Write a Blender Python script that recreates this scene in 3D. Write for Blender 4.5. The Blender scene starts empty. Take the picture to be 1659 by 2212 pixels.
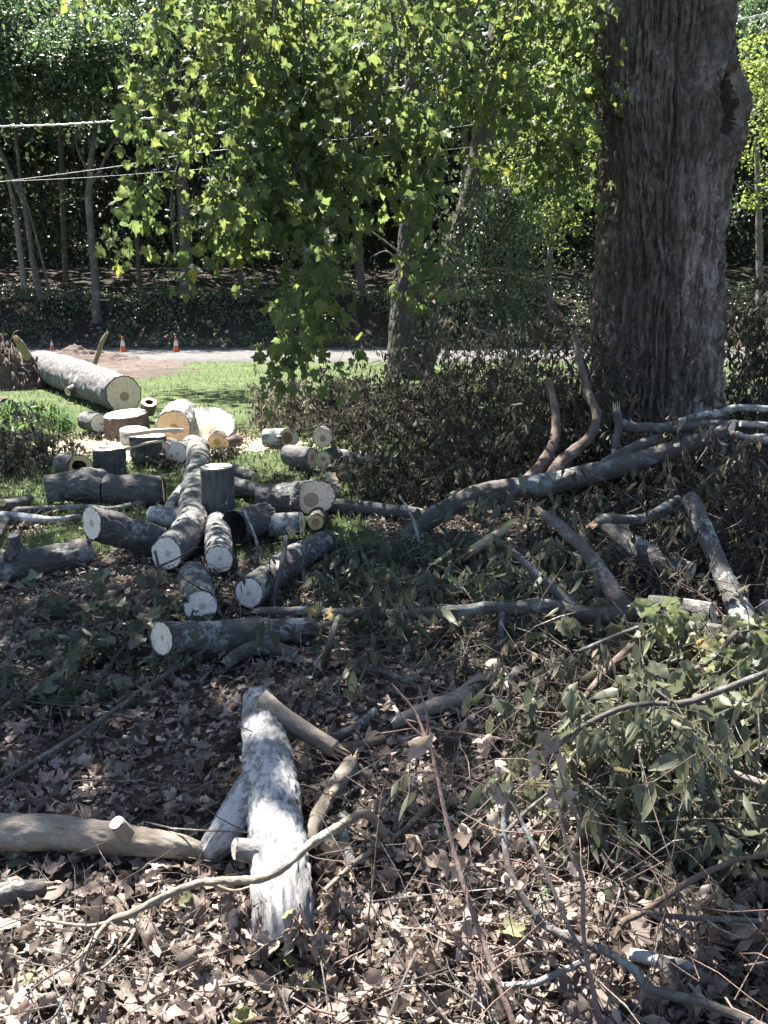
import bpy, math, random
import numpy as np
from mathutils import Vector, Matrix
random.seed(11)
rng = np.random.default_rng(11)
SC = bpy.context.scene
COL = SC.collection

# ------------------------------------------------------------------ camera, sky, sun, exposure
CAMH = 1.65
F, CX, CY = 1804.0, 829.5, 1106.0            # focal length and centre in picture units (1659 x 2212)
PITCH = math.atan((1106 - 663) / 1804.0)
cam = bpy.data.cameras.new('camera')
cam.sensor_fit = 'VERTICAL'
cam.angle = 2 * math.atan(1106 / F)
cam.clip_start, cam.clip_end = 0.05, 1500
camo = bpy.data.objects.new('camera', cam)
camo.location = (0, 0, CAMH)
camo.rotation_euler = (math.pi / 2 - PITCH, 0, 0)
COL.objects.link(camo)
SC.camera = camo

SUN_EL, SUN_AZ = math.radians(57), math.radians(-32)      # azimuth from +Y towards +X
SD = np.array([math.cos(SUN_EL) * math.sin(SUN_AZ), math.cos(SUN_EL) * math.cos(SUN_AZ), math.sin(SUN_EL)])
world = bpy.data.worlds.new('World')
SC.world = world
world.use_nodes = True
wn = world.node_tree
bg = wn.nodes['Background']
sky = wn.nodes.new('ShaderNodeTexSky')
sky.sky_type = 'NISHITA'
sky.sun_disc = False
sky.sun_elevation = SUN_EL
sky.sun_rotation = SUN_AZ
wn.links.new(sky.outputs[0], bg.inputs[0])
bg.inputs[1].default_value = 0.05
sun = bpy.data.lights.new('sun', 'SUN')
sun.energy = 5.0
sun.angle = math.radians(0.5)
sun.color = (1.0, 0.95, 0.88)
suno = bpy.data.objects.new('sun', sun)
suno.rotation_euler = Vector(SD).to_track_quat('Z', 'Y').to_euler()
suno.location = (0, 0, 30)
COL.objects.link(suno)
SC.view_settings.view_transform = 'Standard'
SC.view_settings.look = 'None'
SC.view_settings.exposure = 2.5
SC.view_settings.gamma = 1.0
SC.render.engine = 'CYCLES'
SC.cycles.max_bounces = 6
SC.cycles.transparent_max_bounces = 4

# ------------------------------------------------------------------ helpers
SP, CP = math.sin(PITCH), math.cos(PITCH)
def ray(u, v):
    a, b = (u - CX) / F, -(v - CY) / F
    return np.array([a, CP + b * SP, -SP + b * CP])
CAM = np.array([0, 0, CAMH])
def pt(u, v, r, t):                      # centre seen at (u, v), t metres in front of the lens
    return CAM + ray(u, v) * t, r * t / F
def pg(u, v, r, lift=0.0):               # centre of a round thing of picture radius r that lies on the ground
    d = ray(u, v)
    t = (CAMH - lift) / (r / F - d[2])
    return CAM + d * t, r * t / F
def gpt(u, v, z=0.0):
    d = ray(u, v)
    return CAM + d * ((CAMH - z) / -d[2])
def proj(P):
    P = np.atleast_2d(P) - CAM
    t = P[:, 1] * CP - P[:, 2] * SP
    up = P[:, 1] * SP + P[:, 2] * CP
    return CX + F * P[:, 0] / t, CY - F * up / t, t

_perm = np.random.default_rng(5).permutation(256)
_perm = np.concatenate([_perm, _perm, _perm])
_g = np.random.default_rng(6).normal(size=(256, 3))
_g /= np.linalg.norm(_g, axis=1)[:, None]
def pn(x, y, z=0.0):
    x, y, z = np.broadcast_arrays(np.asarray(x, float), np.asarray(y, float), np.asarray(z, float))
    xi, yi, zi = np.floor(x).astype(int), np.floor(y).astype(int), np.floor(z).astype(int)
    xf, yf, zf = x - xi, y - yi, z - zi
    xi &= 255; yi &= 255; zi &= 255
    u, v, w = [f * f * f * (f * (f * 6 - 15) + 10) for f in (xf, yf, zf)]
    out = 0
    for i in (0, 1):
        wx = u if i else 1 - u
        for j in (0, 1):
            wy = v if j else 1 - v
            for k in (0, 1):
                wz = w if k else 1 - w
                g = _g[_perm[_perm[_perm[xi + i] + yi + j] + zi + k]]
                out = out + wx * wy * wz * (g[..., 0] * (xf - i) + g[..., 1] * (yf - j) + g[..., 2] * (zf - k))
    return out * 1.5
def sst(a, b, x):
    t = np.clip((x - a) / (b - a), 0, 1)
    return t * t * (3 - 2 * t)

def new_mesh(name, V, polys, attrs=None, smooth=True):
    me = bpy.data.meshes.new(name)
    V = np.ascontiguousarray(V, dtype=np.float32)
    me.vertices.add(len(V))
    me.vertices.foreach_set('co', V.ravel())
    polys = [np.asarray(p, dtype=np.int32) for p in polys if len(p)]
    li = np.concatenate([p.ravel() for p in polys])
    tot = np.concatenate([np.full(len(p), p.shape[1], np.int32) for p in polys])
    st = np.concatenate([[0], np.cumsum(tot)[:-1]]).astype(np.int32)
    me.loops.add(len(li))
    me.loops.foreach_set('vertex_index', li)
    me.polygons.add(len(tot))
    me.polygons.foreach_set('loop_start', st)
    me.polygons.foreach_set('use_smooth', np.full(len(tot), smooth))
    for k, a in (attrs or {}).items():
        a = np.asarray(a, dtype=np.float32)
        if a.ndim == 1:
            me.attributes.new(k, 'FLOAT', 'POINT').data.foreach_set('value', a)
        else:
            me.attributes.new(k, 'FLOAT_VECTOR', 'POINT').data.foreach_set('vector', a.ravel())
    me.update(calc_edges=True)
    return me
def add_obj(name, me, mat=None, parent=None, loc=(0, 0, 0), kind=None, label=None, cat=None, group=None):
    o = bpy.data.objects.new(name, me)
    if mat is not None and len(me.materials) == 0:
        me.materials.append(mat)
    o.location = loc
    COL.objects.link(o)
    if parent is not None:
        o.parent = parent
    tag(o, label, cat, group, kind)
    return o
def tag(o, label=None, cat=None, group=None, kind=None):
    if label: o['label'] = label
    if cat: o['category'] = cat
    if group: o['group'] = group
    if kind: o['kind'] = kind
def empty(name, loc, label, cat, group=None, kind=None):
    o = bpy.data.objects.new(name, None)
    o.empty_display_size = 0.1
    o.location = loc
    COL.objects.link(o)
    tag(o, label, cat, group, kind)
    return o

# ------------------------------------------------------------------ materials
MATS = {}
def nodes(name):
    m = bpy.data.materials.new(name)
    m.use_nodes = True
    nt = m.node_tree
    b = nt.nodes['Principled BSDF']
    return m, nt, b
def ramp(nt, fac, stops):
    r = nt.nodes.new('ShaderNodeValToRGB')
    el = r.color_ramp.elements
    while len(el) > 1: el.remove(el[-1])
    el[0].position = stops[0][0]; el[0].color = (*stops[0][1], 1)
    for p, c in stops[1:]:
        e = el.new(p); e.color = (*c, 1)
    nt.links.new(fac, r.inputs[0])
    return r.outputs[0]
def attr(nt, name):
    a = nt.nodes.new('ShaderNodeAttribute'); a.attribute_name = name
    return a
def noise(nt, vec, scale, detail=4, rough=0.6):
    n = nt.nodes.new('ShaderNodeTexNoise')
    n.inputs['Scale'].default_value = scale
    n.inputs['Detail'].default_value = detail
    n.inputs['Roughness'].default_value = rough
    if vec is not None: nt.links.new(vec, n.inputs['Vector'])
    return n.outputs[0]
def mapping(nt, vec, s):
    m = nt.nodes.new('ShaderNodeMapping')
    m.inputs['Scale'].default_value = s
    nt.links.new(vec, m.inputs['Vector'])
    return m.outputs[0]
def mix(nt, fac, a, b):
    m = nt.nodes.new('ShaderNodeMix'); m.data_type = 'RGBA'
    if isinstance(fac, float): m.inputs[0].default_value = fac
    else: nt.links.new(fac, m.inputs[0])
    for s, val in ((6, a), (7, b)):
        if isinstance(val, tuple): m.inputs[s].default_value = (*val, 1)
        else: nt.links.new(val, m.inputs[s])
    return m.outputs[2]
def math_n(nt, op, a, b=None, c=None):
    m = nt.nodes.new('ShaderNodeMath'); m.operation = op
    for i, x in enumerate((a, b, c)):
        if x is None: continue
        if isinstance(x, (int, float)): m.inputs[i].default_value = x
        else: nt.links.new(x, m.inputs[i])
    return m.outputs[0]
def bump(nt, b, h, strength, dist=0.01):
    n = nt.nodes.new('ShaderNodeBump')
    n.inputs['Strength'].default_value = strength
    n.inputs['Distance'].default_value = dist
    nt.links.new(h, n.inputs['Height'])
    nt.links.new(n.outputs[0], b.inputs['Normal'])

def bark(name, dark, light, lichen=(0.32, 0.34, 0.31), lam=0.45, lscale=9, scale=14, streak=0.3, rough=0.9, pale=False):
    m, nt, b = nodes(name)
    a = attr(nt, 'bk').outputs['Vector']
    n1 = noise(nt, mapping(nt, a, (1, 1, streak)), scale * 2.2, 7, 0.75)
    c = ramp(nt, n1, [(0.3, dark), (0.7, light)])
    n2 = noise(nt, mapping(nt, a, (1, 1, 0.7)), lscale * 3.5, 5, 0.75)
    n2b = noise(nt, a, lscale * 0.45, 3, 0.6)
    s = math_n(nt, 'ADD', n2, math_n(nt, 'MULTIPLY', math_n(nt, 'SUBTRACT', n2b, 0.5), 1.1))
    f = ramp(nt, s, [(0.68 - lam * 0.34, (0, 0, 0)), (0.80 - lam * 0.32, (1, 1, 1))])
    tint = mix(nt, noise(nt, a, 30, 3), tuple(x * 0.75 for x in lichen), lichen)
    c2 = mix(nt, f, c, tint)
    if pale:                                  # paler patches where pl and the streaked noise are high
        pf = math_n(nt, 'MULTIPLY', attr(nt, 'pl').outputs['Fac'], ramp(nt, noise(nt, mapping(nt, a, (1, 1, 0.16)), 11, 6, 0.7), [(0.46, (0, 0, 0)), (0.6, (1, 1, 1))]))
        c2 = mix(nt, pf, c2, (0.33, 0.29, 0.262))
    nt.links.new(c2, b.inputs['Base Color'])
    b.inputs['Roughness'].default_value = rough
    b.inputs['Specular IOR Level'].default_value = 0.25
    h = noise(nt, mapping(nt, a, (1, 1, 0.4)), 60, 6, 0.75)
    bump(nt, b, h, 0.8, 0.015)
    MATS[name] = m
    return m
bark('bark_grey', (0.055, 0.052, 0.052), (0.17, 0.165, 0.16), lam=0.3)
bark('bark_dark', (0.042, 0.04, 0.04), (0.135, 0.13, 0.128), lam=0.16)
bark('bark_lichen', (0.04, 0.036, 0.033), (0.13, 0.12, 0.115), (0.32, 0.34, 0.32), lam=0.5, lscale=12)
bark('bark_pale', (0.07, 0.066, 0.064), (0.30, 0.295, 0.29), (0.50, 0.50, 0.495), lam=0.56, lscale=12)
bark('bark_tan', (0.16, 0.13, 0.10), (0.30, 0.26, 0.21), (0.34, 0.33, 0.29), lam=0.35, lscale=7)
bark('bark_brown', (0.07, 0.05, 0.04), (0.17, 0.13, 0.105), lam=0.22)
bark('bark_smooth', (0.06, 0.053, 0.047), (0.14, 0.125, 0.115), (0.24, 0.27, 0.27), lam=0.42, lscale=5, scale=8)
bark('twig_bark', (0.06, 0.05, 0.045), (0.16, 0.14, 0.13), lam=0.3, lscale=20)
bark('stem_red', (0.14, 0.09, 0.075), (0.26, 0.19, 0.165), lam=0.2, lscale=20)
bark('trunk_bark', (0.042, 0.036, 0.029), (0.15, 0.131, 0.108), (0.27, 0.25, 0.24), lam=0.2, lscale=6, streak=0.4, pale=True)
bark('forest_bark', (0.06, 0.05, 0.042), (0.16, 0.135, 0.115), (0.25, 0.25, 0.22), lam=0.3, lscale=4)
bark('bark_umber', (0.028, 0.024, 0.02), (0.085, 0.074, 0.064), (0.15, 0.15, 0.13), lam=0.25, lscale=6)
bark('bare_wood', (0.30, 0.23, 0.15), (0.46, 0.38, 0.27), (0.5, 0.42, 0.3), lam=0.2, scale=10, streak=0.1)

def wood(name, sap, heart, rad, core=0.06, edge=0.02):
    m, nt, b = nodes(name)
    a = attr(nt, 'cf').outputs['Vector']
    sep = nt.nodes.new('ShaderNodeSeparateXYZ'); nt.links.new(a, sep.inputs[0])
    nz = noise(nt, a, 1.3, 3)
    x2 = math_n(nt, 'MULTIPLY', sep.outputs[0], sep.outputs[0])
    y2 = math_n(nt, 'MULTIPLY', sep.outputs[1], sep.outputs[1])
    r = math_n(nt, 'SQRT', math_n(nt, 'ADD', x2, y2))
    r = math_n(nt, 'ADD', r, math_n(nt, 'MULTIPLY', math_n(nt, 'SUBTRACT', nz, 0.5), 0.16))
    ring = math_n(nt, 'SINE', math_n(nt, 'MULTIPLY', r, 95))
    ringn = math_n(nt, 'MULTIPLY_ADD', ring, 0.06, 0.0)
    saw = noise(nt, mapping(nt, a, (3, 40, 1)), 1.0, 3)
    base = mix(nt, math_n(nt, 'ADD', math_n(nt, 'MULTIPLY', saw, 0.6), ringn), tuple(x * 0.86 for x in sap), tuple(min(1, x * 1.1) for x in sap))
    hf = ramp(nt, r, [(0.0, (1, 1, 1)), (max(rad - edge, 0.01), (1, 1, 1)), (rad + edge, (0, 0, 0))])
    c = mix(nt, hf, base, mix(nt, noise(nt, a, 9, 4), tuple(x * 0.8 for x in heart), tuple(min(1, x * 1.15) for x in heart)))
    dk = ramp(nt, r, [(0, (1, 1, 1)), (core * 0.5, (1, 1, 1)), (core, (0, 0, 0)), (rad * 0.8, (0, 0, 0)), (rad, (.8, .8, .8)), (rad * 1.12, (0, 0, 0))])
    c = mix(nt, math_n(nt, 'MULTIPLY', dk, 0.55), c, tuple(x * 0.45 for x in heart))
    ang = math_n(nt, 'ARCTAN2', sep.outputs[1], sep.outputs[0])
    cv = nt.nodes.new('ShaderNodeCombineXYZ'); nt.links.new(math_n(nt, 'MULTIPLY', ang, 2.4), cv.inputs[0]); nt.links.new(math_n(nt, 'MULTIPLY', r, 0.6), cv.inputs[1]); nt.links.new(sep.outputs[2], cv.inputs[2])
    ck = math_n(nt, 'ABSOLUTE', math_n(nt, 'SUBTRACT', noise(nt, cv.outputs[0], 1.5, 2, 0.5), 0.5))
    c = mix(nt, ramp(nt, ck, [(0.0, (.6, .6, .6)), (0.009, (.35, .35, .35)), (0.016, (0, 0, 0))]), c, tuple(x * 0.3 for x in heart))
    dirt = noise(nt, a, 2.2, 6, 0.7)
    c = mix(nt, ramp(nt, dirt, [(0.52, (0, 0, 0)), (0.75, (0.45, 0.45, 0.45))]), c, tuple(x * 0.62 for x in sap))
    nt.links.new(c, b.inputs['Base Color'])
    b.inputs['Roughness'].default_value = 0.75
    b.inputs['Specular IOR Level'].default_value = 0.25
    bump(nt, b, math_n(nt, 'ADD', saw, math_n(nt, 'MULTIPLY', noise(nt, a, 25, 4), 0.5)), 0.5, 0.01)
    MATS[name] = m
wood('cut_pale', (0.84, 0.755, 0.64), (0.54, 0.44, 0.35), 0.19)
wood('cut_cream', (0.90, 0.69, 0.50), (0.42, 0.29, 0.19), 0.34, 0.05)
wood('cut_orange', (0.74, 0.53, 0.30), (0.44, 0.27, 0.13), 0.42, 0.05)
wood('cut_rot', (0.66, 0.57, 0.5), (0.30, 0.14, 0.10), 0.45, 0.2)
wood('cut_slab', (0.74, 0.68, 0.58), (0.55, 0.44, 0.32), 0.4, 0.04)

def plain(name, c1, c2, scale=12, rough=0.85, bs=0.5, coord='Object'):
    m, nt, b = nodes(name)
    tc = nt.nodes.new('ShaderNodeTexCoord')
    n = noise(nt, tc.outputs[coord], scale, 6, 0.7)
    nt.links.new(ramp(nt, n, [(0.3, c1), (0.7, c2)]), b.inputs['Base Color'])
    b.inputs['Roughness'].default_value = rough
    b.inputs['Specular IOR Level'].default_value = 0.2
    bump(nt, b, noise(nt, tc.outputs[coord], scale * 5, 5, 0.7), bs, 0.01)
    MATS[name] = m
    return m
plain('hollow_wood', (0.02, 0.012, 0.008), (0.07, 0.045, 0.03), 20)
plain('split_wood', (0.50, 0.38, 0.25), (0.68, 0.56, 0.42), 30)
plain('splinter_wood', (0.42, 0.29, 0.18), (0.62, 0.48, 0.34), 40)
plain('soil', (0.05, 0.036, 0.03), (0.13, 0.10, 0.084), 6, 0.95, 1.0)
plain('sawdust', (0.60, 0.47, 0.34), (0.78, 0.68, 0.55), 40, 0.95, 0.8)
plain('cavity_wood', (0.018, 0.014, 0.011), (0.075, 0.055, 0.04), 14)

def leafmat(name, stops, trans=0.45, rough=0.55, spec=0.35, tcol=1.5):
    m, nt, b = nodes(name)
    t = attr(nt, 'tint').outputs['Fac']
    c = ramp(nt, t, stops)
    tc = nt.nodes.new('ShaderNodeTexCoord')
    n = noise(nt, tc.outputs['Object'], 45, 3)
    c = mix(nt, n, mix(nt, 0.35, c, (0.02, 0.02, 0.015)), mix(nt, 0.12, c, (0.5, 0.5, 0.4)))
    nt.links.new(c, b.inputs['Base Color'])
    b.inputs['Roughness'].default_value = rough
    b.inputs['Specular IOR Level'].default_value = spec
    tr = nt.nodes.new('ShaderNodeBsdfTranslucent')
    hs = nt.nodes.new('ShaderNodeHueSaturation'); hs.inputs['Saturation'].default_value = 1.1; hs.inputs['Value'].default_value = tcol
    nt.links.new(c, hs.inputs['Color'])
    nt.links.new(hs.outputs[0], tr.inputs[0])
    ms = nt.nodes.new('ShaderNodeMixShader'); ms.inputs[0].default_value = trans
    nt.links.new(b.outputs[0], ms.inputs[1]); nt.links.new(tr.outputs[0], ms.inputs[2])
    nt.links.new(ms.outputs[0], nt.nodes['Material Output'].inputs[0])
    MATS[name] = m
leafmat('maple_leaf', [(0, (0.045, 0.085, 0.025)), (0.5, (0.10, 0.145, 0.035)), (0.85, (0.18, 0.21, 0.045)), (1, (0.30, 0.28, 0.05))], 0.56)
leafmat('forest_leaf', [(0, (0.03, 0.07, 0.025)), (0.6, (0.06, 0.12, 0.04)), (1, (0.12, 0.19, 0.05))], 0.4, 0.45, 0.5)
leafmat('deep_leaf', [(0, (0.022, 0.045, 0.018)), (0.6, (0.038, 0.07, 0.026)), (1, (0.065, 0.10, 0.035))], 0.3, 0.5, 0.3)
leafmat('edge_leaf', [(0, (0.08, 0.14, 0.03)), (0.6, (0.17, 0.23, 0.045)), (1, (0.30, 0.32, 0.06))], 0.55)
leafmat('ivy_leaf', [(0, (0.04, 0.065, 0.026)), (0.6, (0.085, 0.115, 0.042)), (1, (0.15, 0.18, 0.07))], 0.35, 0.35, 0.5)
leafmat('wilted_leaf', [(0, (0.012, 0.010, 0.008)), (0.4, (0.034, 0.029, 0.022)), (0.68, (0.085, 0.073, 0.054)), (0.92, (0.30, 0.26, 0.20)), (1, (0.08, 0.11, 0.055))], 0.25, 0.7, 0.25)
leafmat('wilted_green', [(0, (0.035, 0.044, 0.024)), (0.5, (0.088, 0.10, 0.06)), (0.85, (0.18, 0.19, 0.12)), (1, (0.24, 0.21, 0.10))], 0.25, 0.5, 0.35)
leafmat('yellow_green', [(0, (0.085, 0.11, 0.05)), (0.5, (0.16, 0.185, 0.085)), (0.8, (0.28, 0.27, 0.11)), (1, (0.34, 0.25, 0.10))], 0.4, 0.5)
leafmat('dead_leaf', [(0, (0.05, 0.036, 0.03)), (0.35, (0.16, 0.118, 0.10)), (0.65, (0.32, 0.245, 0.208)), (0.93, (0.55, 0.45, 0.375)), (1, (0.16, 0.17, 0.07))], 0.2, 0.65, 0.3, 1.1)
leafmat('grass_blade', [(0, (0.045, 0.075, 0.028)), (0.6, (0.095, 0.13, 0.05)), (1, (0.20, 0.19, 0.095))], 0.35, 0.6)

m, nt, b = nodes('ground')
tc = nt.nodes.new('ShaderNodeTexCoord')
n = noise(nt, tc.outputs['Object'], 2.5, 8, 0.7)
soil = ramp(nt, n, [(0.3, (0.045, 0.034, 0.028)), (0.6, (0.10, 0.08, 0.066)), (0.8, (0.16, 0.13, 0.11))])
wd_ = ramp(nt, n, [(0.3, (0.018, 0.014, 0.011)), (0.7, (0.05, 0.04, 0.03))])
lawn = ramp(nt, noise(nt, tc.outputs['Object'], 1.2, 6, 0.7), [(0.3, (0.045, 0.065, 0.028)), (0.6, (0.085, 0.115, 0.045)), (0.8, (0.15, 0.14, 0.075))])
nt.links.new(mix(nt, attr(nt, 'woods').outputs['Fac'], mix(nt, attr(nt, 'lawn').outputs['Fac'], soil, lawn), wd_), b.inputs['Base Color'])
b.inputs['Roughness'].default_value = 0.95
b.inputs['Specular IOR Level'].default_value = 0.1
bump(nt, b, noise(nt, tc.outputs['Object'], 30, 6, 0.75), 1.0, 0.03)
MATS['ground'] = m
plain('asphalt', (0.06, 0.059, 0.058), (0.11, 0.107, 0.104), 3, 0.9, 0.6)
def flat(name, c, rough=0.5):
    m, nt, b = nodes(name)
    tc = nt.nodes.new('ShaderNodeTexCoord')
    n = noise(nt, tc.outputs['Object'], 8, 5)
    nt.links.new(mix(nt, n, tuple(x * 0.8 for x in c), c), b.inputs['Base Color'])
    b.inputs['Roughness'].default_value = rough
    MATS[name] = m
flat('cone_orange', (0.80, 0.13, 0.025))
flat('cone_white', (0.75, 0.75, 0.74), 0.35)
flat('cable_metal', (0.62, 0.62, 0.62), 0.35)
flat('cable_dark', (0.25, 0.25, 0.25), 0.5)

# ------------------------------------------------------------------ terrain
def lawnmask(x, y):
    n = pn(x * 0.9, y * 0.9, 3.1) * 1.1 + pn(x * 2.7, y * 2.7, 7.7) * 0.5
    edge = 5.6 + n * 1.2 + 4.5 * sst(-0.6, 1.6, x + 0.1 * (y - 6))
    dug = np.minimum(((x + 7.2) / 2.0) ** 2 + ((y - 22.3) / 3.0) ** 2, ((x + 9.4) / 2.4) ** 2 + ((y - 20) / 3.2) ** 2) + 0.5 * n
    return sst(-0.3, 0.3, y - edge) * (1 - sst(26.2, 26.9, y + n * 0.4)) * sst(0.7, 1.1, dug)
def gz(x, y):
    x = np.asarray(x, float); y = np.asarray(y, float)
    near = 1 - sst(20, 26.5, y)
    h = near * (0.03 * pn(x * 0.7, y * 0.7, 1) + 0.018 * pn(x * 1.9, y * 1.9, 2)) + near * 0.014 * pn(x * 5, y * 5, 4) * (y < 9)
    h = h - 0.025
    wob = 1.2 * pn(x * 0.11, y * 0.05, 9)
    h = h + sst(35.2, 40.5, y + wob * 0.6) * (2.0 + 0.5 * pn(x * 0.2, y * 0.2, 5)) + np.maximum(0, y - 39.5) * 0.08 + np.maximum(0, y - 95) * 0.5
    h = h + (y > 35) * sst(35, 38, y) * 0.25 * pn(x * 0.8, y * 0.8, 8)
    return h
def axis_grid(dense_lo, dense_hi, step, hi, grow):
    a = list(np.arange(dense_lo, dense_hi, step)); s = step
    while a[-1] < hi: s *= grow; a.append(a[-1] + s)
    return np.array(a)
xp = axis_grid(0, 4, 0.065, 160, 1.1)
xs = np.concatenate([-xp[:0:-1], xp])
yb = axis_grid(0, 7, 0.065, 260, 1.05)
ys = np.concatenate([[-40, -20, -10, -5, -2, -1], yb])
GX, GY = np.meshgrid(xs, ys)
GV = np.stack([GX.ravel(), GY.ravel(), gz(GX, GY).ravel()], 1)
nx, ny = len(xs), len(ys)
ii = (np.arange(ny - 1)[:, None] * nx + np.arange(nx - 1)[None]).ravel()
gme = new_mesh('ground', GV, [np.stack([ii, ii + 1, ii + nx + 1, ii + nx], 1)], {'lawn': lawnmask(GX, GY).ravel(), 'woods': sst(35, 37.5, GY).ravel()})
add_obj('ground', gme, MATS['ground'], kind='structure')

# road: a sheet with rounded shoulders, y 27 .. 34.5
rx_ = np.linspace(-90, 90, 181); ry_ = np.array([26.7, 26.9, 27.1, 30.7, 34.3, 34.6, 34.8]); rz_ = np.array([-0.05, 0.03, 0.055, 0.10, 0.055, 0.03, -0.05])
RX, RY = np.meshgrid(rx_, ry_)
RV = np.stack([RX, RY + 0.12 * pn(RX * 0.5, RY * 3, 3) * (np.abs(RY - 30.7) > 3), np.broadcast_to(rz_[:, None], RX.shape)], -1).reshape(-1, 3)
ii = (np.arange(6)[:, None] * 181 + np.arange(180)[None]).ravel()
add_obj('road', new_mesh('road', RV, [np.stack([ii, ii + 1, ii + 182, ii + 181], 1)]), MATS['asphalt'], kind='structure')

# ------------------------------------------------------------------ limb and log builder
def spline(P, R, step):
    P = np.asarray(P, float); R = np.asarray(R, float)
    if len(P) == 2:
        n = 12
        tt = np.linspace(0, 1, n)[:, None]
        C = P[0] * (1 - tt) + P[1] * tt; Q = R[0] * (1 - tt[:, 0]) + R[1] * tt[:, 0]
    else:
        Pe = np.vstack([2 * P[0] - P[1], P, 2 * P[-1] - P[-2]]); Re = np.concatenate([[R[0]], R, [R[-1]]])
        C, Q = [], []
        for i in range(1, len(Pe) - 2):
            t = np.linspace(0, 1, 14, endpoint=(i == len(Pe) - 3))[:, None]
            a, b_, c, d = Pe[i - 1], Pe[i], Pe[i + 1], Pe[i + 2]
            C.append(0.5 * ((2 * b_) + (-a + c) * t + (2 * a - 5 * b_ + 4 * c - d) * t ** 2 + (-a + 3 * b_ - 3 * c + d) * t ** 3))
            Q.append(Re[i] * (1 - t[:, 0]) + Re[i + 1] * t[:, 0])
        C = np.vstack(C); Q = np.concatenate(Q)
    s = np.concatenate([[0], np.cumsum(np.linalg.norm(np.diff(C, axis=0), axis=1))])
    n = max(3, int(s[-1] / step) + 1)
    q = np.linspace(0, s[-1], n)
    C2 = np.stack([np.interp(q, s, C[:, k]) for k in range(3)], 1)
    return C2, np.interp(q, s, Q), q
def frames(C):
    T = np.gradient(C, axis=0); T /= np.linalg.norm(T, axis=1)[:, None]
    N = np.zeros_like(T)
    a = np.array([0, 0, 1.0]) if abs(T[0, 2]) < 0.9 else np.array([1.0, 0, 0])
    n0 = a - T[0] * a.dot(T[0]); N[0] = n0 / np.linalg.norm(n0)
    for i in range(1, len(C)):
        n0 = N[i - 1] - T[i] * N[i - 1].dot(T[i]); N[i] = n0 / np.linalg.norm(n0)
    return T, N, np.cross(T, N)
_seed = [0.0]
def tube(P, R, amp=0.06, fur=1.0, lump=0.05, nseg=None, step=None, nA=None, nB=None, seg_px=1.9):
    """bark surface along a line; relief is real displacement. returns dict of arrays"""
    _seed[0] += 17.3
    sd = _seed[0]
    P = [np.asarray(p, float) for p in P]
    mp = sum(P) / len(P)
    t = max(0.6, proj(mp)[2][0])
    px = t / 835.0
    rm = max(R)
    nseg = nseg or int(np.clip(2 * math.pi * rm / (px * seg_px), 7, 190))
    step = step or max(px * seg_px * 1.3, rm * 0.05)
    C, Q, s = spline(P, R, step)
    T, N, B = frames(C)
    th = np.linspace(0, 2 * math.pi, nseg, endpoint=False)
    c, sn = np.cos(th), np.sin(th)
    X, Y, S = Q[:, None] * c, Q[:, None] * sn, np.broadcast_to(s[:, None], (len(s), nseg))
    d = np.zeros_like(X)
    if lump: d += lump * rm * (pn(X / rm * 0.9, Y / rm * 0.9, S / rm * 0.45 + sd) * 1.3 + 0.4 * pn(X / rm * 2, Y / rm * 2, S / rm + sd))
    if amp and nseg > 9:
        k = max(0.032, px * seg_px * 2.4) if rm > 0.06 else rm * 0.5
        wx = 0.5 * pn(X / k * .3, Y / k * .3, S / k * 0.3 + sd)
        a = np.abs(pn(X / k + wx, Y / k + wx, S / k * 0.34 + sd))
        d += amp * rm * fur * (np.minimum(a * 2.2, 0.7) - 0.45)
        d += amp * rm * 0.5 * pn(X / k * 2.6, Y / k * 2.6, S / k * 1.3 + sd)
    rr = Q[:, None] + d
    V = C[:, None] + rr[..., None] * (c[None, :, None] * N[:, None] + sn[None, :, None] * B[:, None])
    for i, n_ in ((0, nA), (-1, nB)):
        if n_ is not None:
            n_ = np.asarray(n_, float); n_ = n_ / np.linalg.norm(n_)
            if T[i].dot(n_) < 0: n_ = -n_
            if T[i].dot(n_) < 0.72:
                n_ = n_ + T[i] * (0.8 - T[i].dot(n_)); n_ = n_ / np.linalg.norm(n_)
            dt = T[i].dot(n_)
            V[i] += ((C[i] - V[i]) @ n_ / dt)[:, None] * T[i]
    return dict(V=V, C=C, Q=Q, T=T, N=N, B=B, n=nseg, bk=np.stack([X, Y, S + sd], -1), rm=rm)
def tube_mesh(tb, capA=True, capB=True, inset=0.93):
    V = tb['V']; m_, n = V.shape[:2]
    vs = [V.reshape(-1, 3)]; bk = [tb['bk'].reshape(-1, 3)]
    i = np.arange(m_ - 1)[:, None] * n; j = np.arange(n)[None]; j2 = (j + 1) % n
    q = [np.stack([i + j, i + j2, i + n + j2, i + n + j], -1).reshape(-1, 4)]
    off = m_ * n
    for end, flip in ((0, True), (-1, False)):
        if (end == 0 and not capA) or (end == -1 and not capB): continue
        cc = V[end].mean(0)
        ring = cc + (V[end] - cc) * inset
        vs += [ring]; bk += [tb['bk'][end]]
        o = 0 if end == 0 else (m_ - 1) * n
        jj = np.arange(n); jn = (jj + 1) % n
        f = np.stack([o + jj, off + jj, off + jn, o + jn], 1)
        q.append(f[:, ::-1] if not flip else f)
        off += n
    return np.vstack(vs), q, np.vstack(bk)
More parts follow.
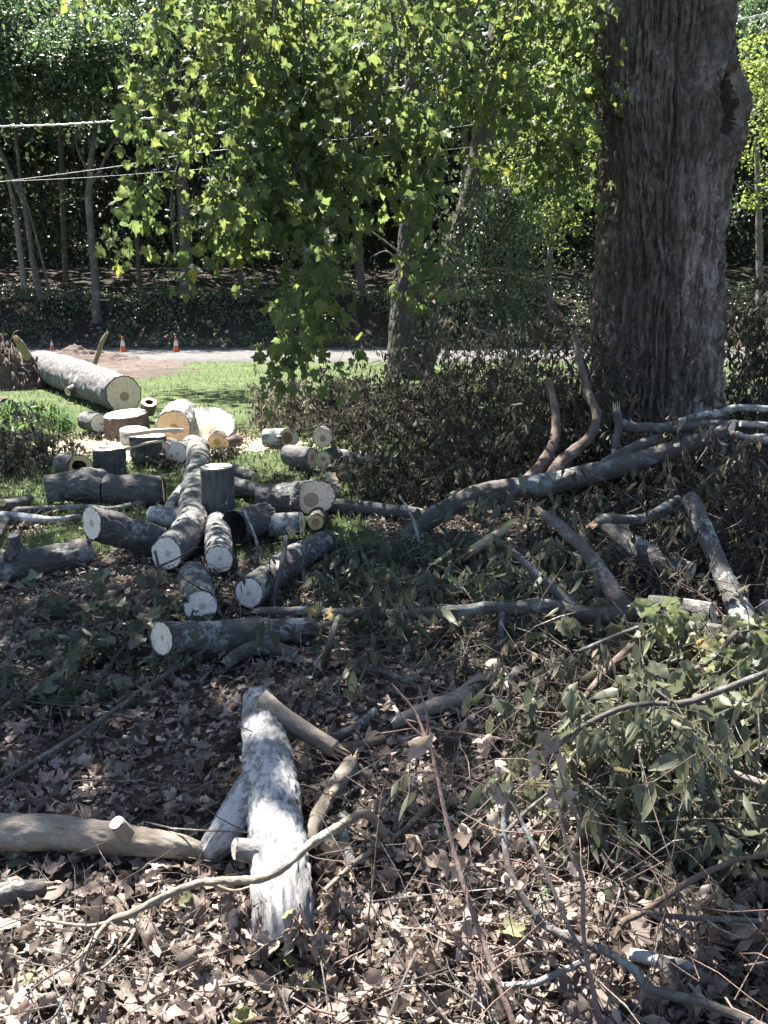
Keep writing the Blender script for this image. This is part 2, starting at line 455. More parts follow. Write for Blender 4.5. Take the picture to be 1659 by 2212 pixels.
def disc(ring, cen, nrm, proud=0.003, hole=0.0, pith=(0, 0), nr=5):
    """cut face inside a ring; hole > 0 leaves an opening"""
    n = len(ring)
    rad = np.linspace(1, hole, nr + 1)[: nr + (1 if hole else 0)] if hole else np.linspace(1, 1.0 / nr, nr)
    V, A = [], []
    a = ring[0] - cen; ra = np.linalg.norm(ring - cen, axis=1).mean()
    ex = a / np.linalg.norm(a); ey = np.cross(nrm, ex)
    for k in rad:
        w = cen + (ring - cen) * k + nrm * proud
        V.append(w)
    if not hole: V.append((cen + nrm * proud)[None])
    V = np.vstack(V)
    L = V - cen
    A = np.stack([L @ ex / ra - pith[0], L @ ey / ra - pith[1], np.full(len(V), random.random() * 9)], 1)
    A[:, :2] *= random.uniform(0.7, 1.45)
    V = V + nrm * (0.004 * pn(A[:, 0] * 3, A[:, 1] * 3, A[:, 2]))[:, None] * min(1, ra / 0.1)
    polys = []
    m_ = len(rad)
    i = np.arange(m_ - 1)[:, None] * n; j = np.arange(n)[None]; j2 = (j + 1) % n
    polys.append(np.stack([i + j, i + j2, i + n + j2, i + n + j], -1).reshape(-1, 4))
    if not hole:
        o = (m_ - 1) * n; jj = np.arange(n)
        polys.append(np.stack([o + jj, o + (jj + 1) % n, np.full(n, m_ * n)], 1))
    return V, polys, A
def splinters(cen, T, r, length, n=9):
    V, q = [], []
    for k in range(n):
        a = random.random() * 6.28; rr = r * 0.75 * math.sqrt(random.random())
        u = np.cross(T, [0.3, 0.5, 0.8]); u /= np.linalg.norm(u); w = np.cross(T, u)
        c = cen + rr * (math.cos(a) * u + math.sin(a) * w) - T * r * 0.3
        hw = r * random.uniform(0.18, 0.42); L = length * random.uniform(0.4, 1.0)
        tip = c + T * L + (u * random.uniform(-.1, .1) + w * random.uniform(-.1, .1)) * L
        o = len(V)
        for b_ in range(4):
            an = a + b_ * math.pi / 2
            V.append(c + hw * (math.cos(an) * u + math.sin(an) * w * 0.6))
        for b_ in range(4):
            an = a + b_ * math.pi / 2
            V.append(tip + 0.18 * hw * (math.cos(an) * u + math.sin(an) * w))
        for b_ in range(4):
            q.append([o + b_, o + (b_ + 1) % 4, o + 4 + (b_ + 1) % 4, o + 4 + b_])
        q.append([o + 4, o + 5, o + 6, o + 7])
    return np.array(V), [np.array(q)]
def build_part(root, name, base, pts, mat, A, B, fmat, amp, fur, lump, holeA, holeB, nA, nB, label=None):
    tb = tube([p[0] for p in pts], [p[1] for p in pts], amp, fur, lump, nA=nA, nB=nB)
    V, q, bk = tube_mesh(tb, bool(A), bool(B))
    bo = add_obj(name, new_mesh(name, V - base, q, {'bk': bk}), MATS[mat], root, label=label)
    fp = root if name == 'bark' else bo
    for end, kind, hole in ((0, A, holeA), (-1, B, holeB)):
        if not kind: continue
        ring = tb['V'][end]; cen = ring.mean(0)
        T = tb['T'][end] * (-1 if end == 0 else 1)
        nn = nA if end == 0 else nB
        nv = T if nn is None else np.asarray(nn, float) / np.linalg.norm(nn)
        if nv @ T < 0: nv = -nv
        ring = cen + (ring - cen) * 0.935
        r = tb['Q'][end]
        if kind == 'broken':
            V2, q2 = splinters(cen, T, r, r * 3.2)
            add_obj('splintered_end', new_mesh('splintered_end', V2 - base, q2, smooth=False), MATS['splinter_wood'], fp)
            V2, q2, A2 = disc(ring, cen, nv, 0.002)
            add_obj('broken_face', new_mesh('broken_face', V2 - base, q2, {'cf': A2}), MATS['splinter_wood'], fp)
        else:
            V2, q2, A2 = disc(ring, cen, nv, 0.003, hole, (random.uniform(-.12, .12), random.uniform(-.12, .12)))
            co = add_obj('cut_face', new_mesh('cut_face', V2 - base, q2, {'cf': A2}), MATS[fmat], fp)
            if hole:
                n = len(ring); inner = cen + (ring - cen) * (hole + 0.002) + nv * 0.002
                rows = [inner - T * r * d_ * 1.0 + (cen - inner) * s_ for d_, s_ in ((0, 0), (0.3, 0.06), (0.9, 0.1), (1.6, 0.6))]
                V3 = np.vstack(rows + [cen[None] - T * r * 1.7])
                i = np.arange(3)[:, None] * n; j = np.arange(n)[None]; j2 = (j + 1) % n
                q3 = [np.stack([i + j, i + j2, i + n + j2, i + n + j], -1).reshape(-1, 4), np.stack([3 * n + np.arange(n), 3 * n + (np.arange(n) + 1) % n, np.full(n, 4 * n)], 1)]
                add_obj('hollow', new_mesh('hollow', V3 - base, q3), MATS['hollow_wood'], fp)
    return bo
def log(name, label, cat, pts, mat='bark_grey', A='cut', B='cut', fmat='cut_pale', amp=0.09, fur=1.0, lump=0.05,
        holeA=0, holeB=0, nA=None, nB=None, extra=(), group=None):
    """pts: list of (centre, radius); extra: list of (part_name, pts, A, B[, mat, fmat]) limbs that grow from it"""
    if amp < 0.06: amp, lump = amp * 1.7, lump * 1.35
    c0 = np.mean([p[0] for p in pts], axis=0)
    base = np.array([c0[0], c0[1], min(p[0][2] - p[1] for p in pts)])
    root = empty(name, base, label, cat, group)
    build_part(root, 'bark', base, pts, mat, A, B, fmat, amp, fur, lump, holeA, holeB, nA, nB)
    for e in extra:
        build_part(root, e[0], base, e[1], e[4] if len(e) > 4 else mat, e[2], e[3], e[5] if len(e) > 5 else fmat, amp, fur, lump, e[6] if len(e) > 6 else 0, 0, e[7] if len(e) > 7 else None, None)
    return root
def upright(name, label, cat, u, vtop, rx, vbot, mat, fmat, amp=0.08, lump=0.04, tilt=(0, 0), hole=0, nB=None, group=None):
    g = gpt(u, vbot)
    t = g[1] * CP - (g[2] - CAMH) * SP
    r = rx * t / F
    g = g + np.array([0, r * 0.7, 0])
    d = ray(u, vtop); tt = g[1] / d[1]; z = CAMH + d[2] * tt
    top = np.array([g[0] + tilt[0] * z, g[1] + tilt[1] * z, z])
    return log(name, label, cat, [(g - np.array([0, 0, .03]), r), (top, r * 0.97)], mat, None, 'cut', fmat, amp, 1.0, lump, holeB=hole, nB=nB, group=group)

# ------------------------------------------------------------------ leaves
def maple_tpl(fold=0.25, curl=0.3, ser=0):
    h = [(0.0, 0.0), (0.20, -0.08), (0.45, -0.02), (0.35, 0.13), (0.50, 0.22), (0.68, 0.46), (0.42, 0.45), (0.22, 0.42), (0.29, 0.64), (0.15, 0.70), (0.0, 1.0)]
    o = h + [(-x, y) for x, y in h[-2:0:-1]]
    o = np.array(o); o = np.vstack([[0, 0.32], o])
    n = len(o) - 1
    f = np.array([[0, 1 + i, 1 + (i + 1) % n] for i in range(n)])
    z = -fold * np.abs(o[:, 0]) - curl * (o[:, 1] - 0.3) ** 2 + 0.06 * np.sin(o[:, 0] * 9 + o[:, 1] * 7 + ser)
    return np.stack([o[:, 0], o[:, 1], z], 1), f
def maple_fine(seed, jit=0.22):
    r_ = np.random.default_rng(seed)
    h = [(0.0, 0.0), (0.17, -0.06), (0.36, -0.04), (0.36, 0.10), (0.50, 0.20), (0.62, 0.44), (0.45, 0.47), (0.30, 0.46), (0.32, 0.62), (0.17, 0.76), (0.0, 1.0)]
    o = np.array(h + [(-x, y) for x, y in h[-2:0:-1]])
    c0 = np.array([0, 0.36])
    n = len(o)
    o = c0 + (o - c0) * (1 + jit * r_.normal(size=(n, 1)).clip(-1.5, 1.2)) * [r_.uniform(.75, 1.1), 1]
    mid = c0 + (o[::2] - c0) * 0.52
    V = np.vstack([c0[None], mid, o]); k = n // 2
    f = []
    for i in range(k):
        a, b_, c = 1 + i, 1 + (i + 1) % k, 1 + k + 2 * i
        d, e = 1 + k + (2 * i + 1) % n, 1 + k + (2 * i + 2) % n
        f += [(0, a, b_), (a, c, d), (a, d, b_), (b_, d, e)]
    z = 0.05 * r_.normal(size=len(V)) - 0.15 * np.abs(V[:, 0])
    return np.stack([V[:, 0], V[:, 1], z], 1), np.array(f)
def simple_tpl(w=0.24, fold=0.35, curl=0.4, n=4):
    ys_ = np.linspace(0, 1, n + 1); V, fcs = [], []
    for i, y in enumerate(ys_):
        ww = w * math.sin(math.pi * min(1, y ** 0.75 * 0.97 + 0.015)) + 0.01
        z = -curl * y * y
        V += [(-ww, y, z + fold * ww * -1), (0, y, z + 0.0), (ww, y, z - fold * ww)]
    for i in range(n):
        a = 3 * i
        for k in (0, 1):
            fcs += [(a + k, a + k + 1, a + k + 4), (a + k, a + k + 4, a + k + 3)]
    return np.array(V), np.array(fcs)
def curl_tpl(base, k, ax, seed):
    V, f = base; V = V.copy()
    r_ = np.random.default_rng(seed)
    c, s = math.cos(ax), math.sin(ax)
    p = (V[:, 0] * c + (V[:, 1] - 0.4) * s); q = -V[:, 0] * s + (V[:, 1] - 0.4) * c
    R = 1.0 / max(k, 0.05)
    x2 = R * np.sin(p / R); z2 = R * (1 - np.cos(p / R)) + V[:, 2] * 0.5
    z2 = z2 + 0.055 * r_.normal(size=len(V)) + 0.25 * q * q * r_.uniform(-1, 1)
    V = np.stack([x2 * c - q * s, x2 * s + q * c + 0.4, z2], 1)
    return V, f
MAPLE = [curl_tpl(maple_fine(40 + i, .09), k, a, 60 + i) for i, (k, a) in enumerate(((0.6, 0.1), (1.3, 0.0), (1.0, 1.5), (1.8, 0.3), (0.4, 0.8), (1.5, 1.3), (2.4, 0.1)))]
DROOP = [simple_tpl(w, f, c, 3) for w, f, c in ((0.17, 0.6, 0.25), (0.15, 0.9, 0.45), (0.20, 0.4, 0.1), (0.13, 1.2, 0.2), (0.19, 0.5, 0.6))]
SHRIV = [curl_tpl(simple_tpl(0.2, 1.5, 0.5, 2), k, a, s) for k, a, s in ((3, 0.1, 1), (4, 0.9, 2), (2.5, 0.4, 3), (5, -0.3, 4))]
DEAD = [curl_tpl(maple_fine(s), k, a, s) for s, (k, a) in enumerate(((1.4, 0.2), (2.4, 0.9), (3.6, 0.0), (0.7, 1.4), (3.0, -0.6), (1.8, 2.2), (4.5, 0.4), (1.0, -1.0), (5.0, 1.2), (3.8, 2.6)))]
DEAD += [curl_tpl(simple_tpl(0.2, 0.3, 0.1), k, a, 20 + s) for s, (k, a) in enumerate(((2.0, 0.3), (3.0, 1.2), (1.0, 0.0), (4.0, 0.1), (5.0, 0.2), (3.5, .6), (2.5, 2.0)))]
CRUMP = [curl_tpl(DEAD[i], 3.5, 1.3 + i, 90 + i) for i in (1, 2, 4, 6, 8, 9)]
TINY = [(np.array([(0, 0, 0), (-0.3, 0.45, -0.08), (0, 0.5, 0.06), (0.3, 0.45, -0.08), (0, 1, -0.1)], float), np.array([(0, 2, 1), (0, 3, 2), (1, 2, 4), (2, 3, 4)]))]
def basis(dirs, nrm):
    d = dirs / np.linalg.norm(dirs, axis=1)[:, None]
    n = nrm - (nrm * d).sum(1)[:, None] * d
    n /= np.linalg.norm(n, axis=1)[:, None] + 1e-9
    return np.cross(d, n), d, n
def leaves_arrays(P, dirs, nrm, sc, tint, tpls):
    Rr, D, Nn = basis(dirs, nrm)
    idx = rng.integers(0, len(tpls), len(P))
    VS, FS, TS = [], [], []; off = 0
    for k, (tv, tf) in enumerate(tpls):
        w = np.where(idx == k)[0]
        if len(w) == 0: continue
        v = P[w][:, None] + sc[w][:, None, None] * (tv[None, :, 0:1] * Rr[w][:, None] + tv[None, :, 1:2] * D[w][:, None] + tv[None, :, 2:3] * Nn[w][:, None])
        f = tf[None] + (np.arange(len(w)) * len(tv))[:, None, None] + off
        VS.append(v.reshape(-1, 3)); FS.append(f.reshape(-1, 3)); TS.append(np.repeat(tint[w], len(tv)))
        off += len(w) * len(tv)
    return np.vstack(VS), np.vstack(FS), np.concatenate(TS)
def leaf_stuff(name, P, dirs, nrm, sc, tint, tpls, mat, parent=None, base=np.zeros(3), label=None, cat=None, smooth=True, kind='stuff'):
    V, f, t = leaves_arrays(P, dirs, nrm, sc, tint, tpls)
    return add_obj(name, new_mesh(name, V - base, [f], {'tint': t}, smooth), MATS[mat], parent, kind=kind, label=label, cat=cat,
                   loc=(0, 0, 0) if parent is not None else tuple(base))
_lm = {}
def leaf_objects(name, P, dirs, nrm, sc, tint, tpls, mat, parent=None, base=np.zeros(3), label=None, cat=None, group=None):
    Rr, D, Nn = basis(dirs, nrm)
    for i in range(len(P)):
        k = random.randrange(len(tpls)); tq = round(float(tint[i]) * 7) / 7
        key = (id(tpls), k, tq, mat)
        if key not in _lm:
            tv, tf = tpls[k]
            _lm[key] = new_mesh('leaf', tv, [tf], {'tint': np.full(len(tv), tq)})
            _lm[key].materials.append(MATS[mat])
        o = bpy.data.objects.new(name, _lm[key])
        M = np.eye(4); M[:3, 0] = Rr[i] * sc[i]; M[:3, 1] = D[i] * sc[i]; M[:3, 2] = Nn[i] * sc[i]; M[:3, 3] = P[i] - base
        o.matrix_basis = Matrix(M.tolist())
        COL.objects.link(o)
        if parent is not None: o.parent = parent
        tag(o, label, cat, group)
def leaf_split(root, base, P, dirs, nrm, sc, tint, tpls, mat, n_ind, name='leaf', rest='foliage'):
    """the n_ind leaves that show largest become parts of their own, the rest one foliage part"""
    u, v, t = proj(P)
    vis = (u > -20) & (u < 1680) & (v > -20) & (v < 2230) & (t > 0.2)
    score = np.where(vis, sc / np.maximum(t, 0.2), 0)
    o = np.argsort(-score)
    a, b_ = o[:n_ind], o[n_ind:]
    if len(a): leaf_objects(name, P[a], dirs[a], nrm[a], sc[a], tint[a], tpls, mat, root, base)
    if len(b_): leaf_stuff(rest, P[b_], dirs[b_], nrm[b_], sc[b_], tint[b_], tpls, mat, root, base)
def rnd_unit(n):
    v = rng.normal(size=(n, 3)); return v / np.linalg.norm(v, axis=1)[:, None]
def twigs_arrays(lines, radii, ns=4):
    """lines: (N, K, 3) polylines with start radius each, tapering"""
    L = np.asarray(lines); N, K = L.shape[:2]
    T = np.gradient(L, axis=1); T /= np.linalg.norm(T, axis=2)[..., None] + 1e-9
    a = np.cross(T, np.array([0.31, 0.2, 0.93])); a /= np.linalg.norm(a, axis=2)[..., None] + 1e-9
    b_ = np.cross(T, a)
    tp = np.linspace(1, 0.35, K)[None, :, None] * np.asarray(radii)[:, None, None]
    V = []
    for k in range(ns):
        an = 2 * math.pi * k / ns
        V.append(L + tp * (math.cos(an) * a + math.sin(an) * b_))
    V = np.stack(V, 2)                                   # N K ns 3
    i = (np.arange(N)[:, None, None] * K + np.arange(K - 1)[None, :, None]) * ns
    j = np.arange(ns)[None, None]; j2 = (j + 1) % ns
    q = np.stack([i + j, i + j2, i + ns + j2, i + ns + j], -1).reshape(-1, 4)
    return V.reshape(-1, 3), q
def twig_stuff(name, lines, radii, mat, parent=None, base=np.zeros(3), label=None, cat=None, kind='stuff', ns=3):
    V, q = twigs_arrays(lines, radii, ns)
    return add_obj(name, new_mesh(name, V - base, [q], {'bk': V}), MATS[mat], parent, kind=kind, label=label, cat=cat, loc=(0, 0, 0) if parent is not None else tuple(base))
def wander(start, dirs, length, K=6, bend=0.25, sag=0.0):
    n = len(start); L = [start]; d = dirs / np.linalg.norm(dirs, axis=1)[:, None]
    for k in range(K - 1):
        d = d + bend * rng.normal(size=(n, 3)); d[:, 2] -= sag
        d /= np.linalg.norm(d, axis=1)[:, None]
        L.append(L[-1] + d * (length / (K - 1))[:, None])
    return np.stack(L, 1)


# ------------------------------------------------------------------ the old maple: trunk, burl, crown
TY = 8.6
tree_base = np.array([(1420 - CX) * 8.8 / F, TY, 0.0])
maple = empty('maple_tree', tree_base, 'huge old maple with deeply furrowed bark and a hollow burl, boughs hanging over the yard', 'tree')
Lt = np.array([(-2500, 1330), (-600, 1310), (0, 1292), (344, 1294), (560, 1294), (730, 1286), (838, 1280), (900, 1272), (1015, 1252), (1060, 1240)], float)
Rt = np.array([(-2500, 1540), (-600, 1562), (0, 1577), (107, 1569), (150, 1563), (400, 1562), (560, 1556), (688, 1551), (860, 1549), (930, 1552), (1015, 1566), (1060, 1575)], float)
zs = np.concatenate([np.arange(-0.1, 0.3, 0.04), np.arange(0.3, 4.9, 0.0155), np.arange(4.9, 10.0, 0.12)])
NS = 350
P0 = np.stack([np.zeros_like(zs), np.full_like(zs, TY - 0.5), zs], 1)
_, vv, tt0 = proj(P0)
tc_ = TY * CP - (zs - CAMH) * SP
ul, ur = np.interp(vv, Lt[:, 0], Lt[:, 1]), np.interp(vv, Rt[:, 0], Rt[:, 1])
xc = ((ul + ur) / 2 - CX) * tc_ / F
rt = (ur - ul) / 2 * tc_ / F * 0.97
th = np.linspace(0, 2 * math.pi, NS, endpoint=False)          # 0 = +x (right), -pi/2 = towards the camera
TH, ZZ = np.meshgrid(th, zs)
c, s = np.cos(TH), np.sin(TH)
RR = np.repeat(rt[:, None], NS, 1)
def dth(a, b_): return (a - b_ + math.pi) % (2 * math.pi) - math.pi
zb = CAMH + ray(1565, 262)[2] * TY / ray(1565, 262)[1]
bur = np.exp(-(dth(TH, -0.52) / 0.62) ** 2) * np.exp(-(np.abs(ZZ - zb) / 0.40) ** 2.6)
hx, hz = dth(TH, -0.84) / 0.25, (ZZ - zb - 0.05) / 0.34
rad2 = np.sqrt(hx ** 2 + hz ** 2 + 0.25 * np.maximum(0, pn(hx, hz, 4)))
hole = 1 - sst(0.45, 1.05, rad2)
rim = np.exp(-((rad2 - 1.15) / 0.25) ** 2)
swirl = np.exp(-((dth(TH, -0.5) / 0.9) ** 2 + ((ZZ - zb) / 0.75) ** 2))
a_ = 12.5
wx = 0.5 * pn(c * 3, s * 3, ZZ * 0.9) + swirl * 0.8 * pn(c * 2.5, s * 2.5, ZZ * 2.5 + 5)
fz = ZZ * 1.25
f1 = np.abs(pn(c * a_ + wx, s * a_ + wx, fz + wx * 0.4))
f2 = np.abs(pn(c * a_ * 2.1 + wx * 2, s * a_ * 2.1 + wx * 2, fz * 2.3 + 9))
f3 = pn(c * 34, s * 34, ZZ * 9)
f4 = pn(c * 60, s * 60, ZZ * 26)
crk = np.abs(pn(c * 7 + wx, s * 7 + wx, ZZ * 4.5 + 3 * f1))
rel = 0.14 * np.minimum(f1 * 2.6, 0.5) + 0.075 * np.minimum(f2 * 2.4, 0.55) + 0.045 * np.minimum(crk * 3, .6) + 0.034 * f3 + 0.02 * f4 - 0.10
lum = 0.03 * pn(c * 1.7, s * 1.7, ZZ * 0.8) + 0.025 * sst(0.9, -0.1, ZZ) * np.sin(TH * 5 + 1)
D_ = lum + rel * (1 - hole) + 0.15 * bur + 0.05 * rim * sst(.05, .3, bur) - 0.20 * hole + swirl * 0.02 * pn(c * 8, s * 8, ZZ * 8)
seam_t = -1.68 + 0.10 * pn(ZZ * 1.1, 0.5, 2.0) + 0.04 * pn(ZZ * 4, 0.5, 3.0)
D_ = D_ - 0.055 * np.exp(-(dth(TH, seam_t) / 0.055) ** 2) * sst(0.2, 1.2, ZZ) + 0.03 * pn(c * 4, s * 4, ZZ * 2.2 + 3) * (TH > 4.6)
RR = RR + D_
TV = np.stack([xc[:, None] + RR * c, TY + RR * s, ZZ], -1)
bkc = np.stack([RR * c, RR * s, ZZ], -1)
m_, n = TH.shape
i = np.arange(m_ - 1)[:, None] * n; j = np.arange(n)[None]; j2 = (j + 1) % n
Q_ = np.stack([i + j, i + j2, i + n + j2, i + n + j], -1).reshape(-1, 4)
hv = hole.reshape(-1)
hq = hv[Q_].mean(1) > 0.3
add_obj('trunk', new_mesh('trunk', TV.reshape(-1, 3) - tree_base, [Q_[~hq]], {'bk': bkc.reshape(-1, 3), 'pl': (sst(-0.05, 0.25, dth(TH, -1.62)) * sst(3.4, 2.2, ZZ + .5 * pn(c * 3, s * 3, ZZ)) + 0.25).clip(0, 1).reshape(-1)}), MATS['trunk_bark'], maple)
used = np.unique(Q_[hq]); remap = -np.ones(m_ * n, int); remap[used] = np.arange(len(used))
add_obj('burl_cavity', new_mesh('burl_cavity', TV.reshape(-1, 3)[used] - tree_base, [remap[Q_[hq]]]), MATS['cavity_wood'], maple, label='dark brown rotten hollow in the burl of the trunk')

# limbs that carry the crown (above the frame) and the boughs that hang into view
top = np.array([xc[-1], TY, 9.9])
for k, (dx, dy, dz) in enumerate(((-5.5, -3.5, 0.2), (-3.5, 1.8, 1.0), (3.0, -3.0, 1.2), (-1.0, -6.5, 1.2), (2.5, 2.5, 2.0), (-4.0, 3.2, 1.5), (-0.5, 0.5, 4.0))):
    st = np.array([xc[-1], TY, 7.4 + 0.35 * k])
    e = st + np.array([dx, dy, dz])
    mid = (st + e) / 2 + np.array([0, 0, 0.5])
    tb = tube([st, mid, e], [0.26, 0.16, 0.05], 0.05, nseg=18, step=0.15)
    V, q, bk = tube_mesh(tb, False, False)
    add_obj('limb', new_mesh('limb', V - tree_base, q, {'bk': bk}), MATS['trunk_bark'], maple)

# boughs in view: strokes in picture units (u0, v0, u1, v1, half width, leaves, depth)
STR = [(300, 20, 700, 40, 70, 330, 6.6), (200, 40, 175, 120, 35, 35, 6.4), (330, 40, 290, 300, 38, 150, 6.2), (480, 80, 400, 330, 55, 190, 6.3),
       (400, 330, 260, 470, 28, 60, 6.0), (380, 400, 400, 630, 24, 90, 6.0), (260, 470, 275, 540, 18, 22, 5.9), (520, 180, 500, 540, 62, 420, 6.2),
       (640, 60, 640, 480, 110, 780, 6.5), (560, 380, 540, 540, 50, 130, 6.2), (700, 420, 660, 780, 58, 300, 6.1), (640, 620, 620, 810, 36, 70, 6.0),
       (730, 600, 745, 840, 34, 75, 6.0), (800, 60, 790, 420, 85, 520, 6.4), (760, 420, 745, 640, 45, 130, 6.2), (930, 60, 905, 440, 65, 300, 6.6), (950, 300, 930, 490, 35, 60, 6.4),
       (1010, 30, 1000, 260, 60, 190, 7.0), (880, 470, 910, 590, 45, 36, 6.4), (850, 560, 905, 640, 40, 26, 6.4),
       (1120, 20, 1110, 260, 80, 330, 7.2), (1230, 30, 1225, 330, 60, 330, 7.4), (1160, 260, 1200, 400, 55, 110, 7.6), (1245, 150, 1250, 470, 32, 120, 7.6), (1050, 330, 1090, 440, 40, 30, 7.6),
       (440, 10, 900, 30, 60, 330, 6.9), (900, 10, 1290, 20, 50, 240, 7.2), (580, 150, 720, 330, 90, 300, 6.9)]
LP, LD, LN, LT_, LS = [], [], [], [], []
tw_l, tw_r = [], []
for (u0, v0, u1, v1, hw, cnt, t0) in STR:
    ncl = max(3, int(cnt * .95) // 7)
    f = rng.random(ncl) ** 0.9
    cu = u0 + (u1 - u0) * f + rng.normal(size=ncl) * hw * 0.5
    cv = v0 + (v1 - v0) * f + rng.normal(size=ncl) * hw * 0.3
    ct = t0 + rng.normal(size=ncl) * 0.35
    for a, b_, t in zip(cu, cv, ct):
        k = rng.integers(7, 16)
        c0 = pt(a, b_, 0, t)[0]
        if pn(c0[0] * 2.6, c0[2] * 2.0, 1.5) + .5 * pn(c0[0] * 6, c0[2] * 5, 4.5) < -0.12: continue
        st = c0 + np.array([rng.normal() * 0.12, rng.normal() * 0.12, 0.22 + 0.15 * rng.random()])
        tw_l.append(np.stack([st, st * .6 + c0 * .4 + rng.normal(size=3) * 0.02, st * .3 + c0 * .7, c0, c0 + [0, 0, -0.06]])); tw_r.append(0.0028)
        p = c0 + rng.normal(size=(k, 3)) * np.array([0.075, 0.075, 0.10])
        LP.append(p)
        out = p - c0; d = out * 4 + np.array([0, 0, -0.75]) + rng.normal(size=(k, 3)) * 0.3
        LD.append(d)
        n_ = rng.normal(size=(k, 3)) * 0.55 + np.array([0.0, -0.45, 0.75])
        LN.append(n_); LS.append(rng.uniform(0.06, 0.112, k)); LT_.append(np.clip(rng.normal(0.45, 0.17, k) + 0.25 * (rng.random() - 0.45), 0, .97))
LP, LD, LN, LS, LT_ = map(np.concatenate, (LP, LD, LN, LS, LT_))
leaf_split(maple, tree_base, LP, LD, LN, LS, LT_, MAPLE, 'maple_leaf', 300)
twig_stuff('twig', np.array(tw_l), np.array(tw_r), 'bark_dark', maple, tree_base)
def bough(pts, r0, t):
    P = [pt(u, v, 0, t + 0.05 * k)[0] for k, (u, v) in enumerate(pts)]
    tb = tube(P, np.linspace(r0, r0 * 0.35, len(P)), 0.03, nseg=8, step=0.04, lump=0.1)
    V, q, bk = tube_mesh(tb, False, False)
    add_obj('bough', new_mesh('bough', V - tree_base, q, {'bk': bk}), MATS['twig_bark'], maple)
bough([(640, -200), (600, -40), (589, 15), (552, 66), (523, 113), (468, 157), (432, 204), (405, 300), (372, 420), (380, 560)], 0.03, 6.3)
bough([(600, -40), (590, 60), (578, 130), (570, 260), (560, 360)], 0.012, 6.2)
bough([(660, -60), (655, 60), (672, 130), (640, 260)], 0.012, 6.4)
bough([(880, -150), (850, 0), (850, 120), (790, 260), (735, 330), (715, 430), (705, 560), (690, 700)], 0.024, 6.4)
bough([(735, 330), (650, 430), (620, 520)], 0.01, 6.5)
bough([(850, -40), (905, 120), (900, 260), (880, 330), (830, 330)], 0.014, 6.5)
bough([(1060, -60), (1010, 60), (960, 150), (950, 300), (935, 420)], 0.014, 6.8)
bough([(1240, -60), (1215, 80), (1220, 200), (1230, 320), (1255, 440)], 0.016, 7.4)
bough([(1120, -60), (1115, 60), (1100, 180), (1085, 300)], 0.014, 7.2)
bough([(560, 80), (470, 130), (350, 170), (300, 250)], 0.009, 6.2)
bough([(700, 640), (660, 720), (640, 800)], 0.006, 6.1)

# crown over the yard, above the frame: what shades the ground
def sunplane(p): return np.asarray(p)[..., :2] - SD[:2] / SD[2] * np.asarray(p)[..., 2:3]
LIT = []                         # gaps in the crown: (ground centre, radii)
def lit(u, v, z, rx, ry, w=1.0): LIT.append((sunplane(gpt(u, v, z)), rx, ry, w))
lit(600, 1880, 0.2, 0.30, 0.30); lit(620, 1770, 0.25, 0.08, 0.08); lit(150, 2120, 0, 0.8, 0.33); lit(600, 2100, 0, 0.7, 0.3, 0.9); lit(330, 1960, 0, 0.5, 0.22, .8)
lit(1000, 2050, 0, 0.6, 0.3, .55); lit(1400, 2080, 0, .7, .3, .6); lit(1500, 1700, 0.1, 0.7, 0.6, .5); lit(1250, 1650, 0.1, 0.45, 0.4, .5); lit(800, 1700, 0, .25, .3, .6)
lit(1560, 1450, 0.2, 0.6, 0.6, .6); lit(1610, 1330, 0.2, 0.35, 0.35, .9); lit(1520, 1360, 0.2, 0.4, .2, .9); lit(1420, 1340, 0.3, .3, .2, .8)
lit(190, 1790, 0.15, .07, .07); lit(250, 1800, .15, .05, .06); lit(300, 1805, .15, .05, .06); lit(130, 1800, .15, .05, .08); lit(230, 1240, 0, .25, .2, .8); lit(480, 1235, 0, .2, .2, .7)
lit(60, 1130, 0, .6, .3, .6); lit(80, 1060, 0, .9, .4, .7); lit(560, 1000, 0, 1.0, .7, .75); lit(640, 1140, 0, .3, .2, .7); lit(1060, 1160, .1, .3, .2, .7)
lit(1180, 1010, .5, .6, .25, .45); lit(900, 1090, .1, .3, .2, .6); lit(870, 1300, .2, .5, .3, .3); lit(480, 1190, 0, .08, .08, .8); lit(1330, 1230, .1, .3, .3, .5); lit(1480, 1230, .2, .15, .15, .9)
for u_ in (1360, 1480, 1560, 1640): lit(u_, 905, 0.85, .22, .16, .85)
lit(700, 1600, 0.1, .16, .14, .5); lit(760, 1670, .05, .14, .14, .7); lit(1130, 1320, .3, .3, .12, .5); lit(420, 1110, .2, .3, .12, .5); lit(330, 1010, .3, .6, .3, .4)
sp_ = sunplane(LP)
BM, _, _ = np.histogram2d(sp_[:, 0], sp_[:, 1], bins=[np.linspace(-8, 12, 101), np.linspace(0, 14, 71)])   # where the hanging boughs already shade
